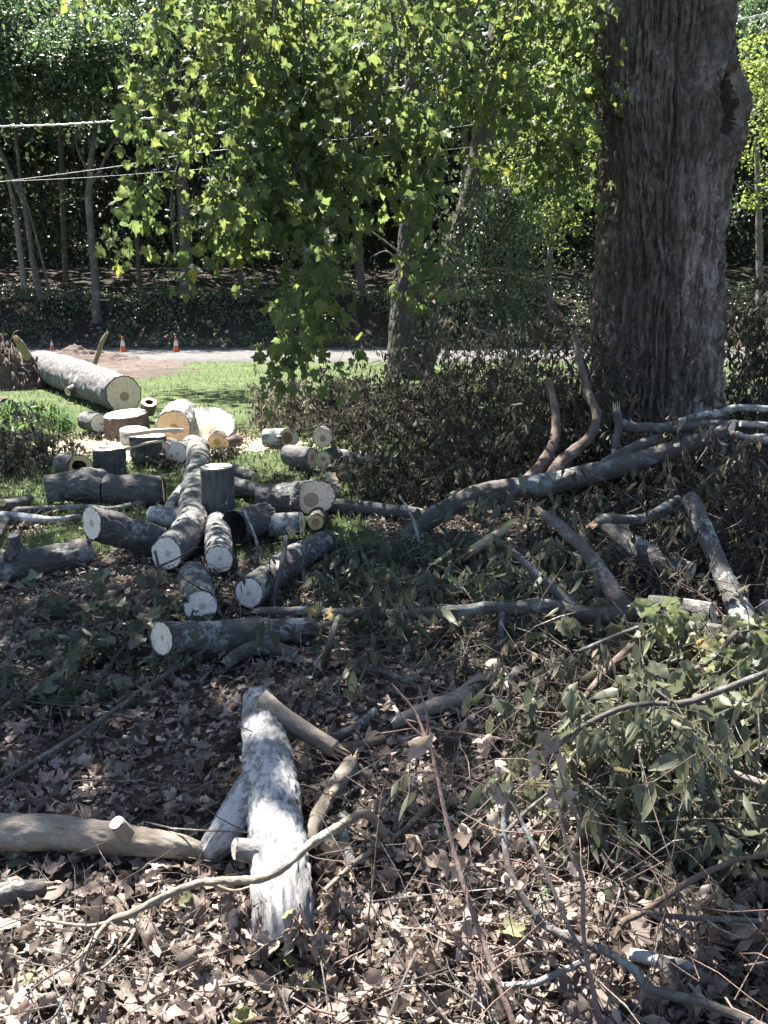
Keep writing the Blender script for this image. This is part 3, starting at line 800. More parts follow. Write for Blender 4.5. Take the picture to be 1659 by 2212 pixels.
def shade_p(q):
    p = np.full(len(q), 1.0)
    p *= 1 - 0.94 * sst(8.0, 9.2, q[:, 1] - sst(0, 1.5, q[:, 0])); p *= 1 - 0.85 * sst(2.25, 1.85, q[:, 1] + 0.25 * pn(q[:, 0] * 1.5, 3.0, 1.0)); p *= 1 - 0.5 * sst(0.2, 0.7, q[:, 0]) * sst(3.6, 3.0, q[:, 1])
    for c0, a, b_, w in LIT:
        e = np.sqrt(((q[:, 0] - c0[0]) / a) ** 2 + ((q[:, 1] - c0[1]) / b_) ** 2)
        p *= 1 - w * sst(1.25, 0.8, e)
    n_ = pn(q[:, 0] * 1.3, q[:, 1] * 1.3, 11.0) + 0.7 * pn(q[:, 0] * 3.1, q[:, 1] * 3.1, 2.0)
    gi = np.clip(((q[:, 0] + 8) / .2).astype(int), 0, 99); gj = np.clip((q[:, 1] / .2).astype(int), 0, 69)
    p = p * np.where(BM[gi, gj] > 2, 0.15, 1.0)
    th_ = np.where((q[:, 0] < 0.35) & (q[:, 1] > 2.2) & (q[:, 1] < 5.0), 0.72, 0.36)
    p = p * np.where(th_ > 0.5, 1.0, 0.62)
    return p * np.where(n_ > th_, 0.15, 1.0)
NC = 62000
q = np.stack([rng.uniform(-5.5, 7.5, NC), rng.uniform(0.6, 10.2, NC)], 1)
q = q[rng.random(NC) < shade_p(q)]
hh = rng.uniform(6.8, 9.8, len(q))
CP_ = np.concatenate([q + SD[:2] / SD[2] * hh[:, None], hh[:, None]], 1)
u, v, t = proj(CP_)
CP_ = CP_[~((t > 0) & (v > -60) & (u > -100) & (u < 1760))]
nn = len(CP_)
leaf_stuff('crown', CP_, rng.normal(size=(nn, 3)) + [0, 0, -0.4], rng.normal(size=(nn, 3)) * 0.4 + SD, rng.uniform(0.13, 0.20, nn), np.clip(rng.normal(0.45, 0.2, nn), 0, 1), TINY, 'maple_leaf', maple, tree_base)

# ------------------------------------------------------------------ logs and rounds, far to near
log('felled_log', 'largest felled trunk, thick and ridged, its broad cream sawn end above the upright rounds', 'log',
    [pg(88, 792, 34), pg(130, 802, 36), pg(200, 828, 39), pg(268, 853, 40)], 'bark_grey', None, 'cut', 'cut_cream', amp=0.08, lump=0.06,
    nB=(0.62, -0.75, 0.1), extra=[('branch_stub', [pg(168, 838, 12, 0.15), pg(146, 847, 9, 0.12)], None, 'cut', 'bark_grey', 'cut_orange')])
log('log_round', 'small hollow round standing behind the end of the largest trunk', 'log', [pg(318, 893, 15), (pg(318, 893, 15)[0] + np.array([0.05, -0.03, 0.17]), 0.115)], 'bark_brown', None, 'cut', 'cut_cream', holeB=0.55, nB=(0.25, -0.45, 0.85))
log('log', 'short grey log with a tall pale end, lying left of the upright rounds', 'log', [pg(186, 908, 20), pg(217, 915, 21)], 'bark_grey', None, 'cut', 'cut_pale', nB=(0.45, -0.85, 0.1))
upright('log_round', 'wide upright round with brown bark under the end of the largest trunk', 'log', 267, 894, 48, 950, 'bark_brown', 'cut_slab', tilt=(-0.05, 0.02), nB=(-0.05, -0.12, 1))
upright('log_round', 'upright pale-barked round in front of the wide brown one', 'log', 285, 927, 31, 962, 'bark_pale', 'cut_slab', nB=(0.05, -0.1, 1))
log('log', 'thick pale log with orange sawn end facing the viewer, left of the leaning white slab', 'log', [pg(372, 925, 38), pg(384, 912, 39), pg(394, 902, 39)], 'bark_pale', 'cut', None, 'cut_orange', nA=(0.1, -0.97, 0.2))
sc_, sr_ = pg(449, 911, 40, 0.0)
sn_ = np.array([0.1, -0.62, 0.78]); sn_ /= np.linalg.norm(sn_)
sc_ = sc_ + np.array([0, 0, -0.05])
log('log_round', 'big sunlit slab cut from a trunk, leaning with its white face up', 'log', [(sc_ - sn_ * 0.14, 0.34), (sc_, 0.34)], 'bark_pale', None, 'cut', 'cut_slab', lump=0.07, amp=.06)
log('log_round', 'low half-buried orange round in front of the white slab', 'log', [pg(468, 957, 20, -0.05), pg(472, 948, 20, -0.05)], 'bark_brown', 'cut', None, 'cut_orange')
log('wood_chunk', 'small split chunk with brown bark right of the half-buried orange round', 'log', [pg(487, 958, 11), pg(516, 951, 13)], 'bark_brown', 'cut', 'broken', 'cut_orange', lump=0.15)
log('log', 'sunlit short log with a rotten reddish core beside the wilted brush', 'log', [pg(572, 946, 20), pg(621, 947, 21)], 'bark_pale', None, 'cut', 'cut_rot', nB=(0.5, -0.85, 0.1))
log('log', 'grey log lying left of the two stacked rounds, its narrow end turned right', 'log', [pg(622, 982, 22), pg(674, 990, 24)], 'bark_grey', None, 'cut', 'cut_cream', nB=(0.93, -0.35, 0))
log('log_round', 'lower of two stacked rounds, tan heart ring, half hidden by leaves', 'log', [pg(697, 993, 19), pg(724, 984, 19)], 'bark_grey', 'cut', None, 'cut_cream', nA=(-0.25, -0.95, 0.1))
log('log_round', 'upper of two stacked rounds, pale disc with grey heart', 'log', [pt(697, 946, 21, 8.75), pt(699, 940, 20, 9.0)], 'bark_dark', 'cut', None, 'cut_cream')
log('log', 'long grey log running right from the stacked rounds into the brush', 'log', [pg(735, 985, 15), pg(800, 992, 15), pg(868, 1000, 14)], 'bark_pale', None, 'cut', 'cut_cream')
r_ = log('log_round', 'squat grey block with split boards resting on it', 'log', [(gpt(312, 1000) + [0, .2, 0], 0.20), (gpt(312, 1000) + [0, .2, .27], 0.2)], 'bark_dark', None, 'cut', 'cut_pale', lump=0.12)
log('log', 'short log with a broken whitish end beside the squat block', 'log', [pg(350, 975, 22), pg(372, 968, 22)], 'bark_grey', 'cut', None, 'cut_cream', nA=(-0.2, -0.95, .1))
upright('log_round', 'square-looking dark grey block standing behind the long ridged logs', 'log', 230, 968, 36, 1022, 'bark_dark', 'cut_pale', lump=0.1)
log('log_round', 'hollow purplish round lying on its side by the dark block', 'log', [pg(134, 1003, 25), pg(172, 1008, 25)], 'bark_dark', None, 'cut', 'cut_orange', holeB=0.55, nB=(0.5, -0.84, 0.15), lump=0.09, amp=0.05)
def board(name, label, pa, pb, w, h):
    pa, pb = np.asarray(pa), np.asarray(pb); T = (pb - pa) / np.linalg.norm(pb - pa)
    u_ = np.cross(T, [0, 0, 1]); u_ /= np.linalg.norm(u_); w_ = np.cross(u_, T)
    V, q = [], []
    K = 9
    for k in range(K):
        f = k / (K - 1); ww = w * (1 - 0.5 * f) * (1 + 0.2 * random.uniform(-1, 1)); c0 = pa * (1 - f) + pb * f + w_ * 0.02 * math.sin(f * 3)
        for a, b_ in ((-1, -1), (1, -1), (1, 1), (-.9, .9)): V.append(c0 + u_ * ww * a + w_ * h * b_ * (1 + 0.3 * random.uniform(-1, 1)))
    for k in range(K - 1):
        for e in range(4): q.append([4 * k + e, 4 * k + (e + 1) % 4, 4 * k + 4 + (e + 1) % 4, 4 * k + 4 + e])
    q += [[3, 2, 1, 0], [4 * K - 4, 4 * K - 3, 4 * K - 2, 4 * K - 1]]
    add_obj(name, new_mesh(name, np.array(V) - pa, [np.array(q)], smooth=False), MATS['split_wood'], loc=pa, label=label, cat='board')
bz = gpt(312, 1000)[1]
board('split_board', 'long pale split board lying on the squat grey block', (gpt(312, 1000) + np.array([-0.2, 0.02, 0.30])), (gpt(312, 1000) + np.array([0.42, 0.1, 0.34])), 0.05, 0.02)
board('split_board', 'thin pale split stick leaning in front of the squat grey block', (gpt(312, 1000) + np.array([-0.26, -0.08, 0.13])), (gpt(312, 1000) + np.array([0.24, -0.05, 0.25])), 0.02, 0.012)
board('split_board', 'torn pale slab of wood leaning behind the tall oval log end', pg(712, 1022, 4, 0.16)[0], pg(730, 1066, 4)[0], 0.05, 0.02)

log('log', 'long ridged grey log with a hump, left of the pair', 'log', [pg(98, 1056, 30), pg(150, 1050, 32), pg(200, 1046, 36), pg(236, 1054, 31)], 'bark_grey', 'cut', None, 'cut_pale', amp=0.14, fur=1.2, lump=0.08)
log('log', 'dark ridged log butted to the humped one, narrow pale end to the right', 'log', [pg(230, 1058, 31), pg(290, 1058, 32), pg(352, 1061, 31)], 'bark_dark', None, 'cut', 'cut_cream', amp=0.14, fur=1.2, nB=(0.97, 0.22, 0.05))
log('branch', 'long thin mossy limb lying across the grass at left', 'branch', [pg(25, 1103, 7), pg(90, 1100, 8), pg(187, 1096, 7), pg(240, 1101, 7), pg(300, 1088, 8), pg(330, 1083, 9), pg(350, 1090, 8)], 'bark_lichen', None, None)
log('branch', 'pale sunlit limb in the grass below the mossy one', 'branch', [pg(-40, 1116, 11), pg(30, 1117, 12), pg(75, 1122, 11), pg(120, 1124, 8), pg(172, 1117, 7)], 'bark_pale', None, None)
log('branch', 'dark bent stick propped at the left edge', 'branch', [pg(32, 1104, 6, .04), pg(12, 1128, 6, .02), pg(-4, 1160, 6)], 'bark_dark', None, None)
log('log', 'small grey log at the left edge with a cut stub facing the viewer', 'log', [pg(-40, 1095, 17), pg(25, 1092, 15), pg(63, 1078, 10)], 'bark_grey', None, None, extra=[('branch_stub', [pg(6, 1090, 9, .06), pg(5, 1086, 8, .1)], None, 'cut', 'bark_brown', 'cut_orange')])
log('branch', 'smooth cut branch piece lying between the ridged logs and the forked limb', 'branch', [pg(366, 1100, 13), pg(380, 1080, 15), pg(400, 1056, 16)], 'bark_pale', 'cut', 'cut', 'cut_cream')
# forked limb
log('forked_limb', 'long forked grey limb running towards the viewer, sawn pale end in front', 'log',
    [pg(415, 962, 24), pg(428, 985, 25), pg(424, 1030, 27), pg(417, 1080, 29), pg(414, 1130, 33), pg(390, 1170, 36), pg(360, 1197, 36)], 'bark_grey', None, 'cut', 'cut_pale', amp=0.10,
    nB=(-0.25, -0.95, 0.15), extra=[('hollow_stub', [pg(436, 968, 22), pg(383, 979, 25)], None, 'cut', 'bark_grey', 'cut_pale', 0, None), ('side_arm', [pg(415, 1120, 22), pg(370, 1117, 22), pg(330, 1113, 19)], None, 'cut', 'bark_pale', 'cut_pale')])
upright('log_round', 'tall dark grey block standing on end in the middle of the log field', 'log', 470, 1008, 36, 1142, 'bark_dark', 'cut_pale', amp=0.09, lump=0.03, nB=(0.0, -0.02, 1))
log('log', 'dark fat log lying against the tall block, cut end tilted right', 'log', [pg(505, 1140, 38), pg(545, 1128, 36), pg(578, 1118, 33)], 'bark_dark', None, 'cut', 'cut_cream', nB=(0.8, 0.35, 0.5), amp=.09)
log('log', 'grey log in front of the tall block, round pale end facing the viewer', 'log', [pg(474, 1209, 30), pg(472, 1165, 29), pg(470, 1130, 25)], 'bark_grey', 'cut', None, 'cut_pale', nA=(0.05, -0.97, 0.2))
log('log', 'dark log with the tallest oval cream end, propped on a smaller log', 'log', [pg(556, 1082, 31, 0.02), pg(610, 1078, 33, 0.03), pg(676, 1076, 39, 0.06)], 'bark_dark', None, 'cut', 'cut_cream', amp=.12, nB=(0.25, -0.95, 0.1))
log('log', 'small brown-ended log underneath the tall oval log end', 'log', [pg(682, 1128, 18), pg(690, 1100, 18)], 'bark_brown', 'cut', None, 'cut_orange')
log('log', 'short pale log with a cut knot, in front of the tall oval log end', 'log', [pg(578, 1135, 24), pg(650, 1130, 25)], 'bark_pale', None, 'cut', 'cut_cream', nB=(0.95, -0.2, 0.1), extra=[('branch_stub', [pg(625, 1140, 10, .05), pg(630, 1150, 9, .06)], None, 'cut', 'bark_tan', 'cut_orange')])
log('log', 'slim dark log with orange end lying behind the tall block', 'log', [pg(500, 1014, 14), pg(552, 1033, 12)], 'bark_grey', None, 'cut', 'cut_orange')
log('log', 'long dark log sloping right behind the tall block', 'log', [pg(505, 1048, 18), pg(590, 1068, 17)], 'bark_dark', None, 'cut', 'cut_cream')
log('log', 'blackish limb running right from under the tall oval log end', 'log', [pg(690, 1092, 17), pg(760, 1096, 16), pg(860, 1105, 14), pg(930, 1112, 12)], 'bark_dark', None, None)
log('log', 'dark log with a bluish white oval end pointing left, raised off the grass', 'log', [pt(199, 1131, 36, 5.45), pt(260, 1146, 36, 5.6), pt(345, 1172, 34, 5.75)], 'bark_dark', 'cut', None, 'cut_pale', amp=.13, nA=(-0.62, -0.78, 0.1))
log('log', 'lichen-spotted log entering from the left edge with two cut stubs', 'log', [pg(-70, 1243, 34), pg(0, 1230, 33), pg(90, 1212, 31), pg(186, 1188, 27)], 'bark_lichen', None, None, amp=.08,
    extra=[('branch_stub', [pg(30, 1205, 12, .14), pg(14, 1192, 11, .18)], None, 'cut', 'bark_lichen', 'cut_pale'), ('branch_stub', [pg(40, 1195, 13, .12), pg(29, 1158, 12, .24)], None, 'cut', 'bark_lichen', 'cut_pale')])
log('log', 'log with a leaf-strewn pale end behind the lichen log, left of its neighbour', 'log', [pg(433, 1312, 36), pg(424, 1270, 36), pg(418, 1245, 34)], 'bark_lichen', 'cut', None, 'cut_pale', nA=(0.1, -0.95, 0.25), amp=.08)
log('log', 'lichen log with bluish cut end, running back right into wilted leaves', 'log', [pg(538, 1281, 33), pg(590, 1240, 32), pg(640, 1205, 30), pg(700, 1175, 26)], 'bark_lichen', 'cut', None, 'cut_pale', nA=(-0.3, -0.93, 0.2), amp=.08)
log('log', 'nearest lichen-speckled log of the field, white sawn end to the left', 'log', [pt(350, 1380, 37, 3.75), pg(440, 1378, 36), pg(520, 1370, 33), pg(610, 1362, 27), pg(680, 1358, 22)], 'bark_lichen', 'cut', None, 'cut_pale', nA=(-0.62, -0.78, 0.1), amp=.08,
    extra=[('side_branch', [pg(480, 1440, 10), pg(505, 1420, 14), pg(552, 1398, 17), pg(600, 1402, 16), pg(645, 1420, 13)], None, None, 'bark_lichen')])

# ------------------------------------------------------------------ limbs at the right
D1 = 4.15
log('fallen_limb', 'long crooked limb lying across the middle with two splintered arms', 'branch',
    [pt(560, 1318, 8, 4.35), pt(640, 1322, 10, 4.3), pt(760, 1326, 10, 4.25), pt(900, 1325, 11, 4.2), pt(1060, 1312, 13, D1), pt(1123, 1310, 14, D1), pt(1180, 1305, 17, D1), pt(1240, 1322, 19, D1), pt(1300, 1332, 20, D1), pt(1345, 1322, 24, D1), pt(1395, 1332, 20, D1), pt(1487, 1352, 17, 4.05), pt(1600, 1378, 19, 3.95), pt(1720, 1405, 20, 3.85)],
    'bark_smooth', 'broken', None, amp=0.04, lump=0.1,
    extra=[('splintered_arm', [pt(1350, 1318, 20, D1), pt(1330, 1290, 20, 4.15), pt(1310, 1252, 18, 4.2), pt(1280, 1210, 15, 4.25), pt(1247, 1172, 14, 4.3), pt(1205, 1135, 13, 4.35), pt(1172, 1110, 9, 4.4)], None, 'broken', 'bark_smooth'),
           ('splintered_arm', [pt(1235, 1308, 10, D1), pt(1175, 1254, 9, 4.2), pt(1110, 1196, 6, 4.3)], None, 'broken', 'bark_smooth'),
           ('twig', [pt(1084, 1318, 7, D1), pt(1083, 1370, 7, 4.05), pt(1080, 1440, 7, 3.95), pt(1078, 1490, 6, 3.9)], None, None, 'bark_smooth'), ('twig', [pt(1083, 1378, 6, 4.05), pt(1100, 1415, 6, 3.95), pt(1126, 1450, 5, 3.85)], None, None, 'bark_smooth')])
log('fallen_limb', 'thick smooth limb slanting up to a small round cut end before the big trunk', 'branch',
    [pt(880, 1165, 21, 6.2), pt(917, 1130, 21, 6.25), pt(984, 1088, 21, 6.3), pt(1056, 1062, 21, 6.3), pt(1132, 1052, 23, 6.3), pt(1199, 1042, 24, 6.3), pt(1343, 1006, 21, 6.25), pt(1463, 969, 18, 6.2), pt(1535, 945, 16, 6.2), pt(1579, 927, 15, 6.15)],
    'bark_smooth', None, 'cut', 'cut_pale', amp=0.05, lump=0.08, nB=(0.62, -0.75, -0.1),
    extra=[('upright_fork', [pt(1130, 1046, 14, 6.35), pt(1168, 1008, 14, 6.45), pt(1196, 955, 11, 6.6), pt(1200, 890, 9, 6.8), pt(1185, 820, 6, 7.0)], None, None, 'bark_brown'), ('upright_fork', [pt(1185, 1035, 13, 6.3), pt(1215, 995, 13, 6.4), pt(1272, 945, 11, 6.5), pt(1288, 900, 10, 6.6), pt(1270, 845, 8, 6.7), pt(1255, 790, 7, 6.8), pt(1240, 720, 5, 6.9)], None, None, 'bark_brown'),
           ('broken_stub', [pt(1300, 1005, 12, 6.25), pt(1370, 968, 13, 6.4), pt(1424, 946, 11, 6.5)], None, 'broken')])
log('fallen_limb', 'pale limb with an upturned broken tip lying in front of the big trunk', 'branch', [pt(1333, 888, 8, 6.5), pt(1337, 910, 10, 6.5), pt(1362, 921, 11, 6.5), pt(1400, 924, 11, 6.5), pt(1470, 922, 10, 6.45), pt(1560, 917, 10, 6.4), pt(1720, 925, 9, 6.3)], 'bark_smooth', 'broken', None, amp=.04, lump=.12,
    extra=[('hanging_stub', [pt(1337, 915, 9, 6.5), pt(1332, 945, 8, 6.45), pt(1327, 972, 7, 6.4)], None, 'broken')])
log('fallen_limb', 'bright bleached limb rising to the right edge behind the broken-tipped one', 'branch', [pt(1465, 912, 7, 6.7), pt(1510, 898, 8, 6.7), pt(1559, 892, 9, 6.7), pt(1600, 881, 8, 6.6), pt(1740, 890, 7, 6.6)], 'bark_pale', 'broken', None, amp=.04)
log('fallen_limb', 'thin bleached limb at the right edge, right of the round cut end', 'branch', [pt(1600, 915, 7, 6.1), pt(1660, 919, 7, 6.1), pt(1740, 930, 7, 6.1)], 'bark_pale', 'cut', None, amp=.04)
log('fallen_limb', 'lowest bleached limb at the right edge with a knobby bend', 'branch', [pt(1590, 937, 6, 6.0), pt(1620, 946, 8, 6.0), pt(1650, 947, 10, 6.0), pt(1740, 965, 9, 6.0)], 'bark_pale', 'broken', None, amp=.05, lump=.2)
log('fallen_limb', 'mottled grey limb sloping down to the right edge, sunlit at its foot', 'branch', [pt(1490, 1075, 16, 4.9), pt(1505, 1105, 19, 4.8), pt(1537, 1182, 19, 4.6), pt(1572, 1260, 21, 4.4), pt(1600, 1320, 26, 4.25), pt(1625, 1362, 30, 4.15), pt(1700, 1420, 32, 4.0)], 'bark_lichen', 'cut', None, 'cut_pale', amp=.05)
log('branch', 'dark curved branch with a blue lichen patch under the thick limb', 'branch', [pt(1285, 1132, 9, 4.9), pt(1310, 1120, 11, 4.95), pt(1350, 1122, 10, 5.0), pt(1395, 1118, 10, 5.1), pt(1440, 1092, 9, 5.2), pt(1465, 1078, 8, 5.3)], 'bark_lichen', 'broken', None, amp=.04)
log('log', 'dark log in the shade under the curved branch, sunlit patch on its lower end', 'log', [pt(1310, 1130, 20, 5.3), pt(1367, 1180, 25, 5.1), pt(1430, 1215, 26, 4.95), pt(1495, 1238, 22, 4.85)], 'bark_lichen', None, 'cut', amp=.07)
log('log', 'log behind the crooked limb with a slanted white end at the right', 'log', [pg(1400, 1310, 24, .04), pg(1475, 1318, 27, .04), pg(1540, 1330, 27, 0.04)], 'bark_lichen', None, 'cut', 'cut_pale', nB=(0.8, -0.45, 0.35), amp=.07)
log('log', 'thick pale log end sticking out at the right edge behind the sloping limb', 'log', [pg(1640, 1315, 20), pg(1720, 1320, 24)], 'bark_pale', 'cut', None, 'cut_pale')
log('wood_chunk', 'peeled yellowish piece of branch lying in the brush at centre right', 'branch', [pt(1020, 1190, 11, 5.2), pt(1060, 1162, 10, 5.25), pt(1094, 1140, 8, 5.3)], 'bare_wood', 'broken', 'broken', amp=.03)
log('branch', 'thin grey branch lying from the lichen log down into the leaf litter', 'branch', [pg(690, 1416, 6), pg(780, 1440, 7, .02), pg(865, 1466, 7, .03), pg(960, 1520, 6, .02), pg(1030, 1562, 5)], 'bark_smooth', None, None, amp=.03)
log('fallen_limb', 'smooth grey limb with a pale scar ring, lying behind the thin stems', 'branch', [pg(840, 1568, 13), pg(920, 1532, 16), pg(992, 1508, 19), pg(1040, 1472, 21), pg(1068, 1440, 19)], 'bark_tan', None, 'cut', amp=.03)
log('branch', 'stubby lichen branch with a broken tip beside the smooth grey limb', 'branch', [pg(1090, 1500, 11), pg(1108, 1460, 14), pg(1140, 1440, 12)], 'bark_lichen', None, 'broken', amp=.05)
log('branch', 'grey stick standing up out of the leaves behind the lichen log', 'branch', [pg(700, 1440, 8), pt(712, 1390, 8, 3.7), pt(728, 1340, 6, 3.8)], 'bark_smooth', None, 'broken', amp=.04)

# ------------------------------------------------------------------ foreground log, limbs
log('foreground_log', 'large pale forked log in the foreground, its lower end bleached by the sun', 'log',
    [pg(557, 1512, 31), pg(566, 1560, 42), pg(577, 1630, 53), pg(588, 1715, 60), pg(597, 1790, 60), pg(604, 1860, 61), pg(607, 1930, 65), pg(610, 1975, 66, -0.02), pg(613, 2015, 66, -0.06)], 'bark_pale', 'cut', 'cut', 'cut_pale', amp=0.09, lump=0.07,
    extra=[('fork_arm', [pg(575, 1680, 46), pg(530, 1740, 45), pg(490, 1795, 38), pg(460, 1835, 30, -0.04), pg(425, 1875, 26, -0.15)], None, None), ('branch_stub', [pg(509, 1834, 22, .09), pg(575, 1842, 26, .08)], 'cut', None, 'bark_pale', 'cut_slab', 0, (-.88, -.4, .25))])
log('branch', 'cut branch with a scraped tan side lying over the top of the foreground log', 'branch', [pg(569, 1510, 19, 0.13), pg(610, 1545, 20, 0.11), pg(660, 1580, 20, .07), pg(722, 1618, 18, 0.02)], 'bark_tan', 'cut', 'broken', 'cut_pale', amp=.03, nA=(-0.75, -0.6, 0.3),
    extra=[('curved_shoot', [pg(705, 1600, 11, .03), pg(750, 1582, 11), pg(785, 1560, 10), pg(810, 1535, 8)], None, None, 'bark_lichen'), ('side_shoot', [pg(715, 1618, 12, .02), pg(770, 1612, 12), pg(830, 1597, 10)], None, None, 'bark_brown')])
log('branch', 'peeled tan branch with a broken knot, right of the foreground log', 'branch', [pg(758, 1648, 17), pg(738, 1680, 18), pg(716, 1712, 17), pg(694, 1748, 16), pg(678, 1790, 16), pg(668, 1840, 15)], 'bark_tan', 'broken', None, amp=.03, lump=.1, extra=[('knot', [pg(728, 1700, 12, .02), pg(716, 1716, 8, .05)], None, 'broken', 'bark_tan')])
log('branch', 'long curved bare branch arching over the foreground log and out to the left', 'branch',
    [pg(832, 1805, 9, .03), pg(806, 1768, 10, .08), pg(778, 1759, 10, .12), pg(731, 1787, 10, .17), pg(670, 1824, 10, .23), pg(609, 1876, 9, .25), pg(553, 1899, 9, .20), pg(445, 1905, 8, .10), pg(375, 1927, 8, .07), pg(300, 1965, 8, .05), pg(234, 1993, 7, .04), pg(197, 2040, 6, .04), pg(166, 2087, 5, .03), pg(197, 2124, 4, .01)], 'bark_tan', 'broken', None, amp=.03, lump=.12,
    extra=[('side_twig', [pg(450, 1905, 5, .1), pg(500, 1925, 4, .07), pg(545, 1915, 3, .05)], None, None), ('side_twig', [pg(235, 1993, 5, .04), pg(180, 2000, 4, .03), pg(80, 1985, 3, .03)], None, None), ('side_twig', [pg(240, 1990, 4, .04), pg(290, 2010, 4, .02), pg(230, 2085, 3, .02), pg(170, 2110, 3, .01)], None, None)])
log('branch', 'short crooked stick between the peeled branch and the thin stems', 'branch', [pg(740, 1762, 10), pg(742, 1810, 12), pg(755, 1850, 12), pg(758, 1890, 9)], 'bark_lichen', None, 'broken', amp=.05)
log('branch', 'dark stick lying diagonally in the litter right of the crooked one', 'branch', [pg(845, 1815, 6), pg(900, 1770, 7), pg(960, 1710, 8)], 'bark_brown', None, 'broken', amp=.05)
log('branch', 'thin twig forking out of the litter below the foreground log', 'branch', [pg(700, 1925, 5), pg(760, 1870, 6, .02), pg(800, 1840, 6, .03)], 'bark_tan', 'broken', None, amp=.03)
log('fallen_limb', 'smooth tan limb from the left edge with a small cut stub on top', 'branch', [pg(-90, 1800, 40), pg(0, 1797, 39), pg(140, 1800, 37), pg(281, 1815, 31), pg(360, 1826, 26), pg(440, 1838, 18, -.02)], 'bark_tan', None, None, amp=.075, lump=.08,
    extra=[('branch_stub', [pg(275, 1805, 17, .08), pg(252, 1778, 16, .14)], None, 'cut', 'bark_tan', 'cut_pale')])
log('log', 'grey lichen log half buried in leaves at the left edge of the foreground', 'log', [pg(-70, 1940, 25), pg(0, 1932, 24), pg(95, 1918, 19, -.02)], 'bark_lichen', None, 'broken', amp=.05)
log('branch', 'long straight stick lying diagonally across the shaded litter at left', 'branch', [pg(0, 1690, 5), pg(75, 1645, 6, .02), pg(180, 1580, 6, .03), pg(270, 1520, 6, .03), pg(340, 1470, 6, .03), pg(470, 1385, 5, .05)], 'bark_smooth', None, None, amp=.03)

STEM_G = 'thin stems in the foreground brush'
def stem(label, pts, mat='stem_red', extra=(), amp=.03):
    return log('thin_stem', label, 'stem', pts, mat, None, None, amp=amp, lump=.1, extra=extra, group=STEM_G)
stem('tall thin reddish stem with a forked tip leaning in front of the leaf litter',
     [pt(1120, 2230, 7, 1.95), pt(1107, 2205, 7, 1.96), pt(1059, 2077, 7, 2.03), pt(1017, 1960, 6, 2.1), pt(985, 1854, 5, 2.16), pt(963, 1764, 5, 2.2), pt(937, 1642, 4, 2.25), pt(919, 1594, 4, 2.27), pt(894, 1535, 3, 2.3), pt(846, 1477, 2, 2.3)],
     extra=[('fork', [pt(921, 1598, 3, 2.27), pt(924, 1557, 3, 2.27), pt(905, 1481, 2, 2.27)], None, None), ('fork', [pt(918, 1596, 3, 2.27), pt(880, 1560, 2, 2.27), pt(845, 1515, 2, 2.27)], None, None)])
stem('pale straight stem with curled leaves, second from the right of the foreground stems', [pt(1258, 2060, 5, 2.02), pt(1229, 2003, 5, 2.05), pt(1181, 1891, 5, 2.12), pt(1123, 1769, 5, 2.2), pt(1091, 1721, 4, 2.22), pt(1072, 1690, 3, 2.23)], 'bark_smooth')
stem('rightmost tall foreground stem, forked near the top', [pt(1305, 2240, 6, 1.95), pt(1277, 2120, 6, 2.0), pt(1261, 2024, 5, 2.05), pt(1257, 1897, 5, 2.1), pt(1229, 1838, 5, 2.14), pt(1203, 1732, 4, 2.18), pt(1180, 1640, 3, 2.2)], extra=[('fork', [pt(1230, 1838, 4, 2.14), pt(1252, 1790, 4, 2.15), pt(1225, 1720, 3, 2.16), pt(1205, 1650, 2, 2.17)], None, None)])
stem('grey branched stem curving down into a thick twig at bottom right', [pt(1107, 1700, 4, 2.35), pt(1091, 1748, 6, 2.34), pt(1091, 1827, 7, 2.3), pt(1107, 1897, 8, 2.25), pt(1160, 1982, 9, 2.2), pt(1213, 2019, 9, 2.15), pt(1288, 2045, 9, 2.1), pt(1367, 2093, 10, 2.05), pt(1404, 2136, 10, 2.0), pt(1521, 2167, 10, 1.95), pt(1660, 2225, 10, 1.9)], 'bark_smooth', extra=[('side_twig', [pt(1092, 1800, 5, 2.3), pt(1140, 1750, 4, 2.32), pt(1190, 1710, 3, 2.35)], None, None)])
stem('bent brown branch reaching to the right edge at the lower right', [pt(1330, 2030, 7, 2.15), pt(1346, 1992, 7, 2.17), pt(1388, 1971, 7, 2.18), pt(1484, 1907, 7, 2.22), pt(1548, 1875, 6, 2.25), pt(1606, 1854, 5, 2.27), pt(1700, 1846, 5, 2.3)], 'bark_brown')
stem('pale twig running level to the right edge below the bent brown branch', [pt(1395, 1972, 6, 2.15), pt(1495, 1984, 6, 2.12), pt(1580, 1986, 6, 2.1), pt(1700, 1996, 6, 2.1)], 'bark_smooth', extra=[('side_twig', [pt(1405, 1975, 4, 2.14), pt(1470, 2015, 4, 2.1), pt(1530, 2050, 3, 2.05)], None, None)])
stem('bleached crooked stick lying flat at the bottom, between two upright stems', [pg(1086, 2130, 7), pg(1149, 2125, 8, .02), pg(1210, 2100, 7, .03), pg(1270, 2072, 6, .04)], 'bark_pale')
stem('thick bleached stick under the green leaves at the lower right', [pg(1360, 2060, 13), pg(1447, 2082, 15), pg(1525, 2100, 13)], 'bark_pale')
stem('slender red twig left of the tall forked stem', [pt(918, 1897, 2, 2.15), pt(958, 1987, 3, 2.1), pt(1006, 2067, 3, 2.05), pt(1058, 2140, 3, 2.0)])
stem('long grey branch crossing the yellow-green leaves at the right', [pt(1206, 1602, 5, 2.9), pt(1274, 1562, 6, 2.9), pt(1334, 1533, 6, 2.9), pt(1395, 1521, 6, 2.9), pt(1475, 1519, 7, 2.9), pt(1555, 1493, 7, 2.9), pt(1615, 1469, 7, 2.9), pt(1720, 1430, 7, 2.9)], 'bark_smooth')
stem('brownish stick propped against the crooked limb from below', [pt(1254, 1517, 7, 3.4), pt(1314, 1445, 8, 3.6), pt(1383, 1377, 9, 3.8)], 'bark_brown')
